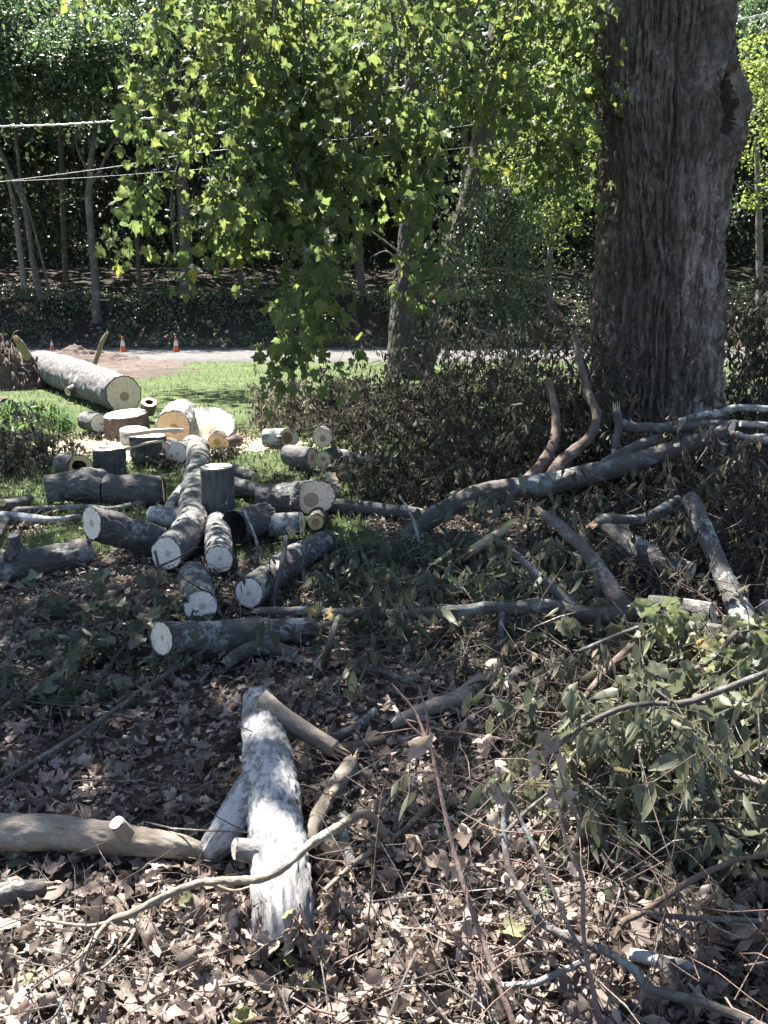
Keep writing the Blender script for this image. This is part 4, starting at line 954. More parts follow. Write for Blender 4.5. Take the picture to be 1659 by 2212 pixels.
stem('thin grey twig just under the fork of the crooked limb', [pt(1250, 1408, 5, 3.7), pt(1322, 1377, 5, 3.75), pt(1378, 1356, 5, 3.8)], 'bark_smooth')
stem('knobby grey branch sloping down at the right edge through green leaves', [pt(1450, 1560, 7, 2.8), pt(1495, 1590, 8, 2.75), pt(1563, 1658, 9, 2.7), pt(1640, 1692, 9, 2.65), pt(1720, 1715, 9, 2.6)], 'bark_tan', amp=.05)
stem('grey twig rising to the foot of the mottled sloping limb', [pt(1470, 1462, 5, 3.3), pt(1535, 1425, 6, 3.5), pt(1590, 1366, 6, 3.7)], 'bark_smooth')
stem('dark wiry twig standing in front of the lichen log with the leaf-strewn end', [pg(340, 1345, 4), pt(337, 1290, 5, 4.6), pt(343, 1235, 4, 4.7), pt(335, 1190, 3, 4.75)], 'bark_dark', extra=[('side_twig', [pt(340, 1225, 3, 4.7), pt(385, 1205, 2, 4.6), pt(425, 1180, 2, 4.5)], None, None)])
stem('dark sapling twig with a pale cut tip in front of the short pale log', [pg(590, 1305, 6), pt(603, 1250, 6, 4.7), pt(612, 1200, 6, 4.8), pt(618, 1160, 6, 4.9)], 'bark_dark')
stem('pale wiry twig curling up in front of the dark fat log', [pg(557, 1225, 2), pt(556, 1180, 3, 5.1), pt(548, 1150, 3, 5.1), pt(527, 1100, 3, 5.1)], 'bark_pale')
stem('pale forked twig standing in the wilted green leaves under the thick limb', [pt(905, 1170, 3, 5.2), pt(895, 1130, 4, 5.2), pt(878, 1095, 3, 5.2), pt(862, 1070, 2, 5.2)], 'bark_pale')

# ------------------------------------------------------------------ second maple by the road, with two stems
b2, _ = pg(888, 815, 1)
t2 = b2[1] * CP + CAMH * SP
tree2 = empty('roadside_tree', b2, 'twin-stemmed tree by the road, one stem straight and one leaning right', 'tree')
def trunk_part(root, base, name, pts, mat='trunk_bark', amp=0.08, **k):
    tb = tube([p[0] for p in pts], [p[1] for p in pts], amp, 1.2, 0.06, **k)
    V, q, bk = tube_mesh(tb, False, False)
    return add_obj(name, new_mesh(name, V - base, q, {'bk': bk}), MATS[mat], root)
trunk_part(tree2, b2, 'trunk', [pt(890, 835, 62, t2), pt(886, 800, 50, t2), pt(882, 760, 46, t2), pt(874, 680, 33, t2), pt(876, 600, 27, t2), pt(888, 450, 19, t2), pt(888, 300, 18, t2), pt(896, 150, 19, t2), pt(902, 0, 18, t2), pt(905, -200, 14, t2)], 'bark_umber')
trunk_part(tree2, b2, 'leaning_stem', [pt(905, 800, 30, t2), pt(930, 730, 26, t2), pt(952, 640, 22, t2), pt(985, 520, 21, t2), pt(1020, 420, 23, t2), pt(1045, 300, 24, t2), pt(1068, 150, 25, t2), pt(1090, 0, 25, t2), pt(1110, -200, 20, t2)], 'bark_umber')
n_ = 1500; f_ = rng.random(n_)
p = np.stack([pt(910 + 110 * f, 790 - 400 * f, 0, t2 - .2)[0] for f in f_]) + rng.normal(size=(n_, 3)) * [.28, .25, .3]
leaf_stuff('ivy', p, rng.normal(size=(n_, 3)) * .5 + [0, -.4, -.9], rng.normal(size=(n_, 3)) * .5 + [0, -.6, .6], rng.uniform(.07, .13, n_), rng.random(n_), TINY, 'ivy_leaf', tree2, b2)
for v_0, u_1, v_1, u_2, v_2 in ((560, 830, 520, 760, 470), (600, 840, 545, 800, 555), (540, 935, 545, 1000, 560), (620, 930, 590, 965, 530)):
    trunk_part(tree2, b2, 'dead_twig', [pt(880, v_0, 2.6, t2 - .3), pt(u_1, v_1, 2, t2 - .6), pt(u_2, v_2, 1, t2 - .9)], 'bark_grey', nseg=6)
n_ = 13000  # unseen crown, spread left and cut with gaps to shape the lawn's shade
cc = np.stack([rng.uniform(-8, 6, n_), rng.uniform(-4.5, 3.5, n_), rng.uniform(8.2, 12, n_)], 1) + np.array([b2[0], b2[1], 0])
cc = cc[(pn(cc[:, 0] * .55, cc[:, 1] * .55, 4.0) + .5 * pn(cc[:, 0] * 1.5, cc[:, 1] * 1.5, 1.0)) > -.05]
u_, v_, _ = proj(np.concatenate([cc[:, :2] - SD[:2] / SD[2] * cc[:, 2:3], np.zeros((len(cc), 1))], 1))
gap = ((v_ > 868) & (v_ < 1010) & (u_ < 700)) | ((v_ > 775) & (v_ < 838) & (u_ > 270) & (u_ < 640)) | ((u_ > 545) & (u_ < 800) & (v_ < 900)) | ((u_ < 230) & (v_ < 860))
cc = cc[~gap | (rng.random(len(cc)) < .1)]; n_ = len(cc)
leaf_stuff('crown', cc, rng.normal(size=(n_, 3)) + [0, 0, -.5], rng.normal(size=(n_, 3)) * .5 + [0, 0, 1], rng.uniform(.22, .36, n_), rng.random(n_), TINY, 'maple_leaf', tree2, b2)

# ------------------------------------------------------------------ woods beyond the road
def crown_cloud(cx, cy, cz, rx, ry, rz, n, ncl):
    k = rng.normal(size=(ncl, 3)); k /= np.linalg.norm(k, axis=1)[:, None]; k *= rng.random((ncl, 1)) ** 0.4
    cl = k * [rx, ry, rz] + [cx, cy, cz]
    idx = rng.integers(0, ncl, n)
    rs = rng.uniform(0.35, 0.95, ncl)
    return cl[idx] + rng.normal(size=(n, 3)) * rs[idx][:, None] * np.array([0.62, 0.62, 0.4])
FG = 'trees of the woods across the road'
def forest_tree(label, pts, t, crown=None, mat='forest_bark', lmat='forest_leaf', nl=3000, ls=(0.16, 0.30), extra=(), ground=True):
    P = [pt(u, v, r, t) for u, v, r in pts]
    b0 = P[0][0].copy()
    zg = float(gz(b0[0], b0[1]))
    if ground:
        P.insert(0, (np.array([b0[0], b0[1], zg - 0.2]), P[0][1] * 1.25))
    b0 = np.array([b0[0], b0[1], zg])
    root = empty('forest_tree', b0, label, 'tree', FG)
    trunk_part(root, b0, 'trunk', P, mat, amp=0.07)
    for e in extra:
        trunk_part(root, b0, 'limb', [pt(u, v, r, t) for u, v, r in e], mat, nseg=8)
    if crown:
        (u, v, ru, rv, ry) = crown
        c0, _ = pt(u, v, 1, t - 2.5)
        p = crown_cloud(c0[0], c0[1], c0[2], ru * t / F, ry, rv * t / F, nl, max(12, nl // 45))
        # bare twigs between the leaf clumps
        m = 60
        st = p[rng.integers(0, nl, m)]; top_ = P[-1][0]
        twig_stuff('twig', wander(st, (top_ - st) * 0.6 + rng.normal(size=(m, 3)), rng.uniform(.8, 2.0, m), 5), np.full(m, 0.016), mat, root, b0)
        leaf_stuff('crown', p, rng.normal(size=(nl, 3)) + [0, 0, -.3], rng.normal(size=(nl, 3)) * .6 + [0, -.1, 1], rng.uniform(*ls, nl), np.clip(rng.normal(.5, .25, nl), 0, 1), TINY, lmat, root, b0)
    return root
forest_tree('leaning multi-stem tree at the left edge of the woods', [(88, 650, 6), (70, 560, 6), (55, 450, 6), (20, 370, 5), (-10, 300, 5)], 39, (20, 60, 200, 120, 3.5), nl=3600, extra=[[(95, 655, 4), (82, 600, 4), (60, 500, 4), (40, 350, 4), (30, 200, 3)], [(105, 655, 3), (100, 600, 3), (70, 480, 3), (45, 400, 3)]])
forest_tree('pale slender trunk at the far left of the woods', [(50, 600, 6), (42, 530, 6), (30, 440, 5), (15, 380, 4)], 41, (-60, 120, 170, 120, 3), mat='bark_tan', nl=2600)
forest_tree('reddish brown crooked tree trunk, nearest to the road at left', [(208, 660, 9), (205, 600, 8), (198, 520, 8), (192, 440, 8), (195, 380, 7), (200, 320, 6), (215, 230, 4)], 37.5, (190, 90, 120, 90, 2.5), nl=2400, extra=[[(194, 400, 5), (215, 370, 4), (232, 330, 3), (250, 300, 2)], [(196, 380, 4), (180, 350, 3), (165, 310, 3), (170, 250, 2)]])
forest_tree('thick dark grey trunk behind the hanging maple boughs', [(404, 610, 15), (400, 520, 14), (396, 430, 13), (385, 330, 13), (376, 240, 12), (372, 100, 11), (370, -60, 9)], 40, (380, 0, 190, 110, 4), nl=3600, mat='forest_bark')
forest_tree('slim trunk left of the thick grey one in the woods', [(300, 590, 5), (296, 480, 5), (300, 360, 4), (290, 220, 4), (285, 60, 3)], 46, (270, 120, 120, 90, 3), nl=2400)
forest_tree('grey pole-straight tree in the woods behind the main hanging bough', [(700, 640, 9), (698, 540, 8), (692, 440, 8), (688, 300, 7), (680, 120, 6)], 42, (680, 80, 200, 140, 4), nl=3600, mat='bark_grey')
forest_tree('crooked sapling on the road bank, bending left at its foot', [(617, 720, 7), (626, 680, 7), (648, 620, 7), (662, 550, 7), (640, 500, 6), (615, 460, 5), (600, 380, 4)], 36.5, (600, 330, 90, 90, 2), nl=1200, mat='bark_grey')
forest_tree('dark trunk right of the pole-straight tree in the woods', [(785, 690, 10), (778, 600, 10), (770, 480, 9), (765, 300, 8), (760, 100, 7)], 43, (770, 110, 160, 140, 3), nl=3000)
forest_tree('tall tree deep in the woods at the upper left', [(140, 560, 6), (135, 400, 6), (128, 200, 5), (125, 60, 4)], 52, (110, 20, 200, 100, 4), nl=3400)
forest_tree('tall tree deep in the woods behind the twin-stemmed tree', [(1000, 600, 10), (1005, 400, 9), (1000, 200, 8), (1000, 0, 7)], 50, (1010, 60, 220, 150, 4), nl=3600)
forest_tree('bright yellow-green tree at the edge of the woods left of the big trunk', [(1190, 700, 8), (1185, 600, 7), (1195, 480, 6), (1205, 350, 5)], 33.5 + 4, (1190, 300, 150, 220, 2.5), lmat='edge_leaf', nl=7000, ls=(.12, .24))
forest_tree('yellow-green tree at the edge of the woods right of the big trunk', [(1640, 700, 8), (1640, 500, 7), (1635, 300, 6)], 36, (1650, 240, 110, 190, 2.5), lmat='edge_leaf', nl=3600, ls=(.12, .24))
forest_tree('tree deep in the woods behind the big trunk', [(1400, 650, 10), (1400, 400, 9), (1405, 100, 7)], 46, (1330, 130, 230, 180, 4), nl=3800)
forest_tree('tree deep in the woods at the upper right corner', [(1760, 650, 10), (1750, 400, 9), (1745, 100, 7)], 44, (1690, 60, 160, 160, 4), nl=3000)
forest_tree('spindly tree in the woods between the thick grey trunk and the sapling', [(520, 620, 6), (515, 500, 6), (512, 350, 5), (505, 150, 4)], 47, (510, 120, 170, 120, 4), nl=3000)
forest_tree('tree just outside the left of the woods leaning in', [(-90, 640, 9), (-80, 450, 8), (-70, 200, 6)], 40, (-60, 40, 140, 160, 4), nl=2800)
# vine-covered snag: glossy leaves right of the twin-stemmed tree
v0 = gpt(1085, 690) * 0 + np.array([(1085 - CX) * 35.8 / F, 35.6, 0.0]); v0[2] = float(gz(v0[0], v0[1]))
vine = empty('vine_covered_tree', v0, 'small tree smothered in glossy ivy, catching light right of the twin-stemmed tree', 'tree')
trunk_part(vine, v0, 'trunk', [(v0 - [0, 0, .2], .16), (v0 + [0.1, 0, 2.5], .12), (v0 + [-.2, 0, 5.5], .08)], 'forest_bark', nseg=10)
n_ = 6500
hz_ = rng.random(n_) ** .8 * 6.3
wd = 2.1 * np.sqrt(np.clip(1 - ((hz_ - 2.3) / 4.3) ** 2, 0.03, 1)) * (0.75 + 0.5 * pn(hz_ * 1.2, 0.3, 5))
an = rng.uniform(0, 6.283, n_); rr = np.sqrt(rng.random(n_)) * wd
kc = rng.integers(0, 130, n_); p = v0 + np.stack([rr * np.cos(an), rr * np.sin(an) * 0.7, hz_], 1)[kc] + rng.normal(size=(n_, 3)) * [.42, .3, .26]
leaf_stuff('crown', p, rng.normal(size=(n_, 3)) * .6 + [0, -.5, -.8], rng.normal(size=(n_, 3)) * .5 + [0, -.5, .8], rng.uniform(.11, .2, n_), rng.random(n_), TINY, 'ivy_leaf', vine, v0)

# woods that read as one mass up the hill, and the ground cover on the bank
n_ = 36000
yy = 76 + rng.random(n_) ** 1.3 * 55
xx = (rng.uniform(-1.25, 1.25, n_)) * yy * 0.55
keep = (pn(xx * .16, yy * .16, 3) + .5 * pn(xx * .5, yy * .5, 1)) > -0.25
xx, yy = xx[keep], yy[keep]
zz = gz(xx, yy) + rng.random(len(xx)) ** .8 * 15
p = np.stack([xx, yy, zz], 1) + rng.normal(size=(len(xx), 3)) * .4
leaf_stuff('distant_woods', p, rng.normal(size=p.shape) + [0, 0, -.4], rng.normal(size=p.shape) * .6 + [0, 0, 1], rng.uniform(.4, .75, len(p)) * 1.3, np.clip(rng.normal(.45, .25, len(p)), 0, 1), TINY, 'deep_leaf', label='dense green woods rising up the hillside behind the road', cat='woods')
n_ = 44000                                    # closed canopy over the near woods: what keeps the inside dark
yy = 41 + rng.random(n_) * 95; xx = rng.uniform(-1, 1, n_) * (20 + yy * .42)
zz = gz(xx, yy) + 11 + rng.random(n_) * 5
p = np.stack([xx, yy, zz], 1)
p = p[((xx < 2.5) | (yy > 46) | (rng.random(n_) < .2)) & ((pn(xx * .35, yy * .35, 8) + .6 * pn(xx * 1.1, yy * 1.1, 2)) > -0.8)]
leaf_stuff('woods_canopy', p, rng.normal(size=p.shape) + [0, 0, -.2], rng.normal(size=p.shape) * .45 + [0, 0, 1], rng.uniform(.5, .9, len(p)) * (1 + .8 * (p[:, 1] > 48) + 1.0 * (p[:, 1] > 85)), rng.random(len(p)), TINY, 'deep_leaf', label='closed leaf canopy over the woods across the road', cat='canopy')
n_ = 24000
xx = rng.uniform(-30, 3.5, n_); yy = rng.uniform(37.5, 48, n_)
p = np.stack([xx, yy, gz(xx, yy) + 7.5 + (yy - 37.5) * .3 + rng.random(n_) * 3.5], 1)
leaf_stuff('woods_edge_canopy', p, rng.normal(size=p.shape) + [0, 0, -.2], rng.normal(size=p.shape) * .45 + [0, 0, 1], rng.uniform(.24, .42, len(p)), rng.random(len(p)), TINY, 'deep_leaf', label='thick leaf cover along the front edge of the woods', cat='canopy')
n_ = 28000
xx = rng.uniform(-19, 22, n_); yy = 35.1 + rng.random(n_) ** 1.2 * 9
k_ = (pn(xx * .5, yy * .5, 6) + .6 * pn(xx * 1.6, yy * 1.6, 2)) > -.12
xx, yy = xx[k_], yy[k_]
p = np.stack([xx, yy, gz(xx, yy) + 0.08 + rng.random(len(xx)) ** 2 * (.25 + .7 * np.clip(pn(xx * .4, yy * .4, 1) + .3, 0, 1))], 1)
leaf_stuff('ground_cover', p, rng.normal(size=p.shape) * .7 + [0, -.6, -.5], rng.normal(size=p.shape) * .5 + [0, -.4, .9], rng.uniform(.10, .2, len(p)), rng.random(len(p)), TINY, 'ivy_leaf', label='low ivy and weeds covering the bank across the road', cat='ground cover')
# understory leaf sprays inside the woods
n_ = 9000
cl = np.stack([rng.uniform(-22, 22, 150), rng.uniform(38, 50, 150), rng.uniform(.8, 6, 150)], 1)
cl[:, 2] += gz(cl[:, 0], cl[:, 1])
p = cl[rng.integers(0, 150, n_)] + rng.normal(size=(n_, 3)) * [.8, .6, .3]
leaf_stuff('understory', p, rng.normal(size=p.shape) + [0, 0, -.3], rng.normal(size=p.shape) * .4 + [0, 0, 1], rng.uniform(.12, .24, n_), rng.random(n_), TINY, 'deep_leaf', label='scattered understory leaf sprays among the dark tree trunks', cat='understory')

# ------------------------------------------------------------------ upturned roots and dug soil at the left
def mound(name, c, sx, sy, h, label, seed, n=70, rag=.35):
    g = np.linspace(-1.15, 1.15, n); A, B_ = np.meshgrid(g, g)
    r = np.sqrt(A ** 2 + B_ ** 2)
    x, y = c[0] + A * sx, c[1] + B_ * sy
    w = np.clip(1 - r, 0, 1) ** 0.75
    z = h * w * (0.8 + 0.5 * pn(A * 2, B_ * 2, seed)) + (w > 0) * h * rag * w ** .5 * (np.abs(pn(A * 5, B_ * 5, seed)) * .9 + .45 * pn(A * 12, B_ * 12, seed + 1) + .3 * pn(A * 25, B_ * 25, seed))
    z = gz(x, y) - 0.05 + np.maximum(z, 0)
    V = np.stack([x, y, z], -1).reshape(-1, 3) - c
    ii = (np.arange(n - 1)[:, None] * n + np.arange(n - 1)[None]).ravel()
    return add_obj(name, new_mesh(name, V, [np.stack([ii, ii + 1, ii + n + 1, ii + n], 1)]), MATS['soil'], loc=c, label=label, cat='soil')
c0 = gpt(25, 835); mound('root_ball', np.array([c0[0] - .3, c0[1], 0]), 1.2, 0.9, 1.25, 'reddish clod of soil and torn roots at the upturned foot of the felled trunk', 3.0, rag=.5)
c0 = gpt(20, 850); mound('dirt_mound', np.array([c0[0] - .8, c0[1] - 1.2, 0]), 1.3, .7, .45, 'lower heap of brown soil in front of the root clod', 5.0)
c0 = gpt(130, 790); mound('dirt_mound', np.array([c0[0] + .2, c0[1] + 1.5, 0]), 2.0, 1.5, .55, 'low heap of dug soil behind the felled trunk', 7.0)
c0 = gpt(290, 790); mound('dirt_mound', np.array([c0[0], c0[1] + .5, 0]), 1.8, 2.4, .22, 'scraped patch of bare brown soil in front of the traffic cones', 9.0)
log('root', 'torn pale root sticking up from the root clod', 'root', [pg(58, 770, 9, .7), pg(45, 745, 8, 1.0), pg(34, 730, 6, 1.15)], 'bark_tan', None, 'broken', amp=.05)
log('branch', 'broken branch standing upright in the soil behind the felled trunk', 'branch', [pg(203, 790, 5, .05), pg(212, 765, 5, .4), pg(220, 740, 5, .75), pg(231, 720, 3, 1.0)], 'bark_tan', None, 'broken', amp=.05)
# roots dangling from the clod
m = 40; st = np.array([gpt(25, 835)[0] - .3, gpt(25, 835)[1] - .5, .6]) + rng.normal(size=(m, 3)) * [.5, .25, .25]
twig_stuff('fine_root', wander(st, rng.normal(size=(m, 3)) + [0, -1, -.6], rng.uniform(.3, .8, m), 6, .4), np.full(m, .012), 'bark_brown', label='tangle of fine roots hanging out of the root clod', cat='roots')

# traffic cones
def cone(u, v, h_px, label):
    g = gpt(u, v, 0.06); t = g[1] * CP + (CAMH - .06) * SP; H = h_px * t / F
    if v < 750: g[2] = 0.05
    root = empty('traffic_cone', g, label, 'cone', 'traffic cones along the road')
    def lathe(name, prof, mat, n=20):
        V = np.array([[r * math.cos(a), r * math.sin(a), z] for r, z in prof for a in np.linspace(0, 6.2832, n, endpoint=False)])
        i = np.arange(len(prof) - 1)[:, None] * n; j = np.arange(n)[None]; j2 = (j + 1) % n
        add_obj(name, new_mesh(name, V * H, [np.stack([i + j, i + j2, i + n + j2, i + n + j], -1).reshape(-1, 4)]), MATS[mat], root)
    rr = lambda z: 0.20 - 0.16 * z
    lathe('body', [(0.23, .045), (rr(.05), .06), (rr(.42), .42)], 'cone_orange')
    lathe('reflective_collar', [(rr(.42) + .004, .42), (rr(.74) + .004, .74)], 'cone_white')
    lathe('tip', [(rr(.74), .74), (rr(.97), .97), (.03, 1.0), (.0, 1.0)], 'cone_orange')
    w = .25
    V = []
    for z, k in ((0, 1), (.03, 1), (.045, .93)):
        V += [(x * w * k, y * w * k, z) for x, y in ((-1, -.85), (-.85, -1), (.85, -1), (1, -.85), (1, .85), (.85, 1), (-.85, 1), (-1, .85))]
    q = [[8 * l + e, 8 * l + (e + 1) % 8, 8 * l + 8 + (e + 1) % 8, 8 * l + 8 + e] for l in (0, 1) for e in range(8)]
    add_obj('base', new_mesh('base', np.array(V) * H, [np.array(q), np.array([[16, 17, 18, 19, 20, 21, 22, 23]])], smooth=False), MATS['cone_orange'], root)
cone(266.5, 762, 35, 'left of the two whole orange traffic cones, near the upright broken branch')
cone(381, 762, 35, 'right of the two whole orange traffic cones, at the edge of the lawn')
cone(113, 757, 24, 'orange traffic cone mostly hidden behind the heap of dug soil')

# overhead cables
def cable(pts, r, mat, label, twist=False):
    P = [pt(u, v, 0, t)[0] for u, v, t in pts]
    C, Q, s = spline(P, [r] * len(P), .12)
    T, N, B = frames(C)
    base = C[len(C) // 2]
    def sweep(C_, r_, n=6):
        th_ = np.linspace(0, 6.2832, n, endpoint=False)
        V = C_[:, None] + r_ * (np.cos(th_)[None, :, None] * N[:, None] + np.sin(th_)[None, :, None] * B[:, None])
        i = np.arange(len(C_) - 1)[:, None] * n; j = np.arange(n)[None]; j2 = (j + 1) % n
        return V.reshape(-1, 3), [np.stack([i + j, i + j2, i + n + j2, i + n + j], -1).reshape(-1, 4)]
    root = empty('overhead_cable', base, label, 'cable', 'overhead cables across the woods')
    V, q = sweep(C, r); add_obj('wire', new_mesh('wire', V - base, q), MATS[mat], root)
    if twist:
        ph = s / .35 * 6.28
        V, q = sweep(C + 1.6 * r * (np.cos(ph)[:, None] * N + np.sin(ph)[:, None] * B), r * .8); add_obj('wire', new_mesh('wire', V - base, q), MATS[mat], root)
cable([(-400, 278, 24), (0, 273, 24), (200, 265, 24), (480, 240, 24), (800, 200, 24), (1200, 130, 24), (1700, 20, 24)], .021, 'cable_metal', 'thick bright twisted cable, highest of the overhead lines', True)
cable([(-400, 440, 25), (0, 393, 25), (250, 360, 25), (470, 325, 25), (900, 285, 25), (1160, 243, 25), (1700, 120, 25)], .010, 'cable_dark', 'thin pale cable sagging below the twisted one')
cable([(-400, 405, 26), (100, 388, 26), (400, 368, 26), (900, 330, 26), (1700, 240, 26)], .007, 'cable_dark', 'thinnest grey cable, lowest on its right half')

# ------------------------------------------------------------------ wilted brush
def X(u, y): return (u - CX) * (y * CP + 1.2 * SP) / F
def heap(label, x0, x1, y0, y1, h, ntw, lpt, tpls, mat, size, tmean=.45, n_ind=0, twr=.006, name='brush_pile', droop=1.0, prof=None, cat='brush', tl=(.5, 1.1)):
    base = np.array([(x0 + x1) / 2, (y0 + y1) / 2, 0.0])
    root = empty(name, base, label, cat)
    sx, sy = rng.uniform(x0, x1, ntw), rng.uniform(y0, y1, ntw)
    a, b_ = (sx - base[0]) / (x1 - x0) * 2, (sy - base[1]) / (y1 - y0) * 2
    dome = np.sqrt(np.clip(1.15 - 0.55 * a ** 2 - 0.55 * b_ ** 2, .1, 1)) * (0.75 + .7 * pn(sx * 1.3, sy * 1.3, 6.0))
    if prof: dome = dome * prof(sx, sy)
    g = gz(sx, sy)
    z = g + .03 + rng.random(ntw) ** .8 * h * np.clip(dome, .08, 1.3)
    st = np.stack([sx, sy, z], 1)
    ln = rng.uniform(*tl, ntw) * min(1, h / .5 + .3)
    d = rng.normal(size=(ntw, 3)); d[:, 2] = d[:, 2] * .35 + .1
    L = wander(st, d, ln, 6, .28, .08)
    L[:, :, 2] = np.maximum(L[:, :, 2], gz(L[:, :, 0], L[:, :, 1]) + .02)
    twig_stuff('twigs', L, rng.uniform(.4, 1.2, ntw) * twr, 'bark_umber' if mat == 'wilted_leaf' else 'twig_bark', root, base)
    N = ntw * lpt
    w = rng.integers(0, ntw, N); f = rng.uniform(.15, 1, N) * 4.999
    i0 = f.astype(int); fr = (f - i0)[:, None]
    p = L[w, i0] * (1 - fr) + L[w, i0 + 1] * fr + rng.normal(size=(N, 3)) * size * .22
    p[:, 2] = np.maximum(p[:, 2], gz(p[:, 0], p[:, 1]) + .015 + size * .3 * rng.random(N))
    dirs = rng.normal(size=(N, 3)) * .5 + np.array([0, 0, -1.0 * droop])
    nrm = rng.normal(size=(N, 3)) * .7 + np.array([0, -.4, .5])
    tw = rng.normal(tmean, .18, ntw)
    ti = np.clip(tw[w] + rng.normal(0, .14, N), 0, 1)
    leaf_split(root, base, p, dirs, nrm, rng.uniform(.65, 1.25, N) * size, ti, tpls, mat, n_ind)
    return root
heap('sunlit pile of dry wilted brush left of the twin-stemmed tree', X(545, 11), X(770, 11), 10.7, 12.8, .75, 240, 16, SHRIV + DROOP[:2], 'wilted_leaf', .085, .62, tl=(.3, .7))
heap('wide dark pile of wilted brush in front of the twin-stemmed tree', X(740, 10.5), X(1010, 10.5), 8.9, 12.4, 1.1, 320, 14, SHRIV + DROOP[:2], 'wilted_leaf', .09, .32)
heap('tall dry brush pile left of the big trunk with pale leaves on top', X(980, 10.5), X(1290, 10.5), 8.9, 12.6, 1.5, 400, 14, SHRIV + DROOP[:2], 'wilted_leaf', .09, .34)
heap('low dark brush between the log field and the thick limb', X(740, 7.6), X(1300, 7.6), 6.8, 8.4, .5, 300, 14, SHRIV + DROOP[:1], 'wilted_leaf', .085, .22, tl=(.3, .6))
heap('dark leafy brush standing against the left side of the big trunk', X(1195, 7.5), X(1300, 7.5), 7.2, 7.85, 2.35, 130, 16, SHRIV + DROOP, 'wilted_leaf', .10, .22, prof=lambda x, y: .6 + 0 * x)
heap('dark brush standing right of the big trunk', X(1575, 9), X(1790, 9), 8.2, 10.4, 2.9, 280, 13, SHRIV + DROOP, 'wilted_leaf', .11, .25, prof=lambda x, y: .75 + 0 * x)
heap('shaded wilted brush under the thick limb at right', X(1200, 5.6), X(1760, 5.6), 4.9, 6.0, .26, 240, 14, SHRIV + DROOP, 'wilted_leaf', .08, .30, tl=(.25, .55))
heap('hanging grey wilted leaves below the round cut end at right', X(1500, 5.7), X(1760, 5.7), 5.4, 6.0, .62, 90, 16, SHRIV + DROOP[1:], 'wilted_leaf', .09, .42)
heap('dark brush heaped between the thick limb and the foot of the big trunk', X(1290, 7.2), X(1760, 7.2), 6.7, 7.8, .75, 200, 16, SHRIV + DROOP, 'wilted_leaf', .085, .28)
heap('drooping dark green leaves behind the long crooked limb', X(700, 4.9), X(1080, 4.9), 4.5, 5.5, .22, 120, 13, DROOP, 'wilted_green', .10, .36, 120, name='leafy_branch', tl=(.25, .5))
heap('drooping green leaves under the splintered arms of the crooked limb', X(1000, 4.6), X(1330, 4.6), 4.4, 5.3, .24, 90, 12, DROOP, 'wilted_green', .10, .34, 60, name='leafy_branch', tl=(.25, .5))
heap('low dark leaves hanging beneath the crooked limb', X(700, 4.0), X(1320, 4.0), 3.75, 4.2, .26, 70, 11, DROOP, 'wilted_green', .105, .26, 60, name='leafy_branch')
heap('large grey-green wilted leaves covering the lower right foreground', .62, 1.38, 2.15, 2.95, .24, 190, 12, DROOP, 'wilted_green', .09, .6, 240, name='leafy_branch', tl=(.3, .6))
heap('pile of curled green leaves at the right edge behind the grey-green ones', 1.05, 1.9, 2.8, 3.7, .26, 90, 10, DROOP + MAPLE, 'wilted_green', .10, .6, 100, name='leafy_branch', tl=(.3, .7))
heap('brownish wilted brush in the litter right of the smooth grey limb', .38, 1.15, 2.95, 3.75, .20, 110, 11, SHRIV + DROOP, 'wilted_leaf', .075, .55, 60, tl=(.25, .55))
heap('dry curled brush at the bottom right corner', .75, 1.35, 1.6, 2.15, .14, 60, 9, SHRIV + DEAD, 'dead_leaf', .06, .5, 40, tl=(.2, .4))
heap('mound of dry leaves piled against the sunlit foot of the foreground log', -.42, -.08, 1.84, 1.98, .10, 40, 8, DEAD, 'dead_leaf', .055, .6, 60, tl=(.08, .16), name='leaf_pile')
heap('sunlit yellow-green maple leaves at the right edge', 1.2, 1.95, 2.75, 3.45, .34, 40, 9, MAPLE, 'yellow_green', .08, .42, 150, name='leafy_branch', tl=(.3, .6), droop=.5)
heap('dark green maple leaves in the shade left of the white-ended lichen log', X(110, 3.9), X(320, 3.9), 3.2, 4.4, .08, 60, 9, MAPLE + DROOP, 'wilted_green', .085, .25, 80, name='leafy_branch', droop=.25)
heap('green leafy bush at the left edge in front of the root clod', X(-60, 11.5), X(135, 11.5), 10.6, 12.0, .36, 110, 16, DROOP, 'forest_leaf', .13, .7, name='bush', tl=(.25, .5))
heap('dry wilted brush at the left edge below the green bush', X(-60, 9), X(120, 9), 8.3, 9.6, .42, 120, 14, SHRIV, 'wilted_leaf', .085, .3, tl=(.25, .5))
heap('small dark tuft of wilted leaves in front of the half-buried orange round', X(455, 9.3), X(510, 9.3), 9.0, 9.4, .14, 18, 10, SHRIV, 'wilted_leaf', .07, .12, tl=(.15, .25))
heap('small dark tuft of wilted leaves beside the hollow limb stub', X(335, 8.8), X(378, 8.8), 8.5, 8.9, .16, 18, 10, SHRIV, 'wilted_leaf', .07, .12, tl=(.15, .25))
heap('dark leaf tuft on the sawdust left of the wide upright round', X(180, 10.8), X(235, 10.8), 10.5, 11, .12, 18, 10, SHRIV, 'wilted_leaf', .08, .15, tl=(.15, .3))
heap('few dried leaves on twigs in the grass left of the two stacked rounds', X(560, 7.9), X(690, 7.9), 7.5, 8.2, .2, 22, 7, SHRIV, 'wilted_leaf', .07, .1)
heap('leaf-covered twigs around the ends of the two lichen logs', X(400, 4.6), X(640, 4.6), 4.3, 4.9, .12, 26, 5, SHRIV + DROOP, 'wilted_leaf', .08, .35)
heap('dark tangled brush in the shade behind the sloping limb', X(1330, 4.9), X(1720, 4.9), 4.4, 5.2, .35, 120, 13, SHRIV + DROOP, 'wilted_leaf', .085, .3)
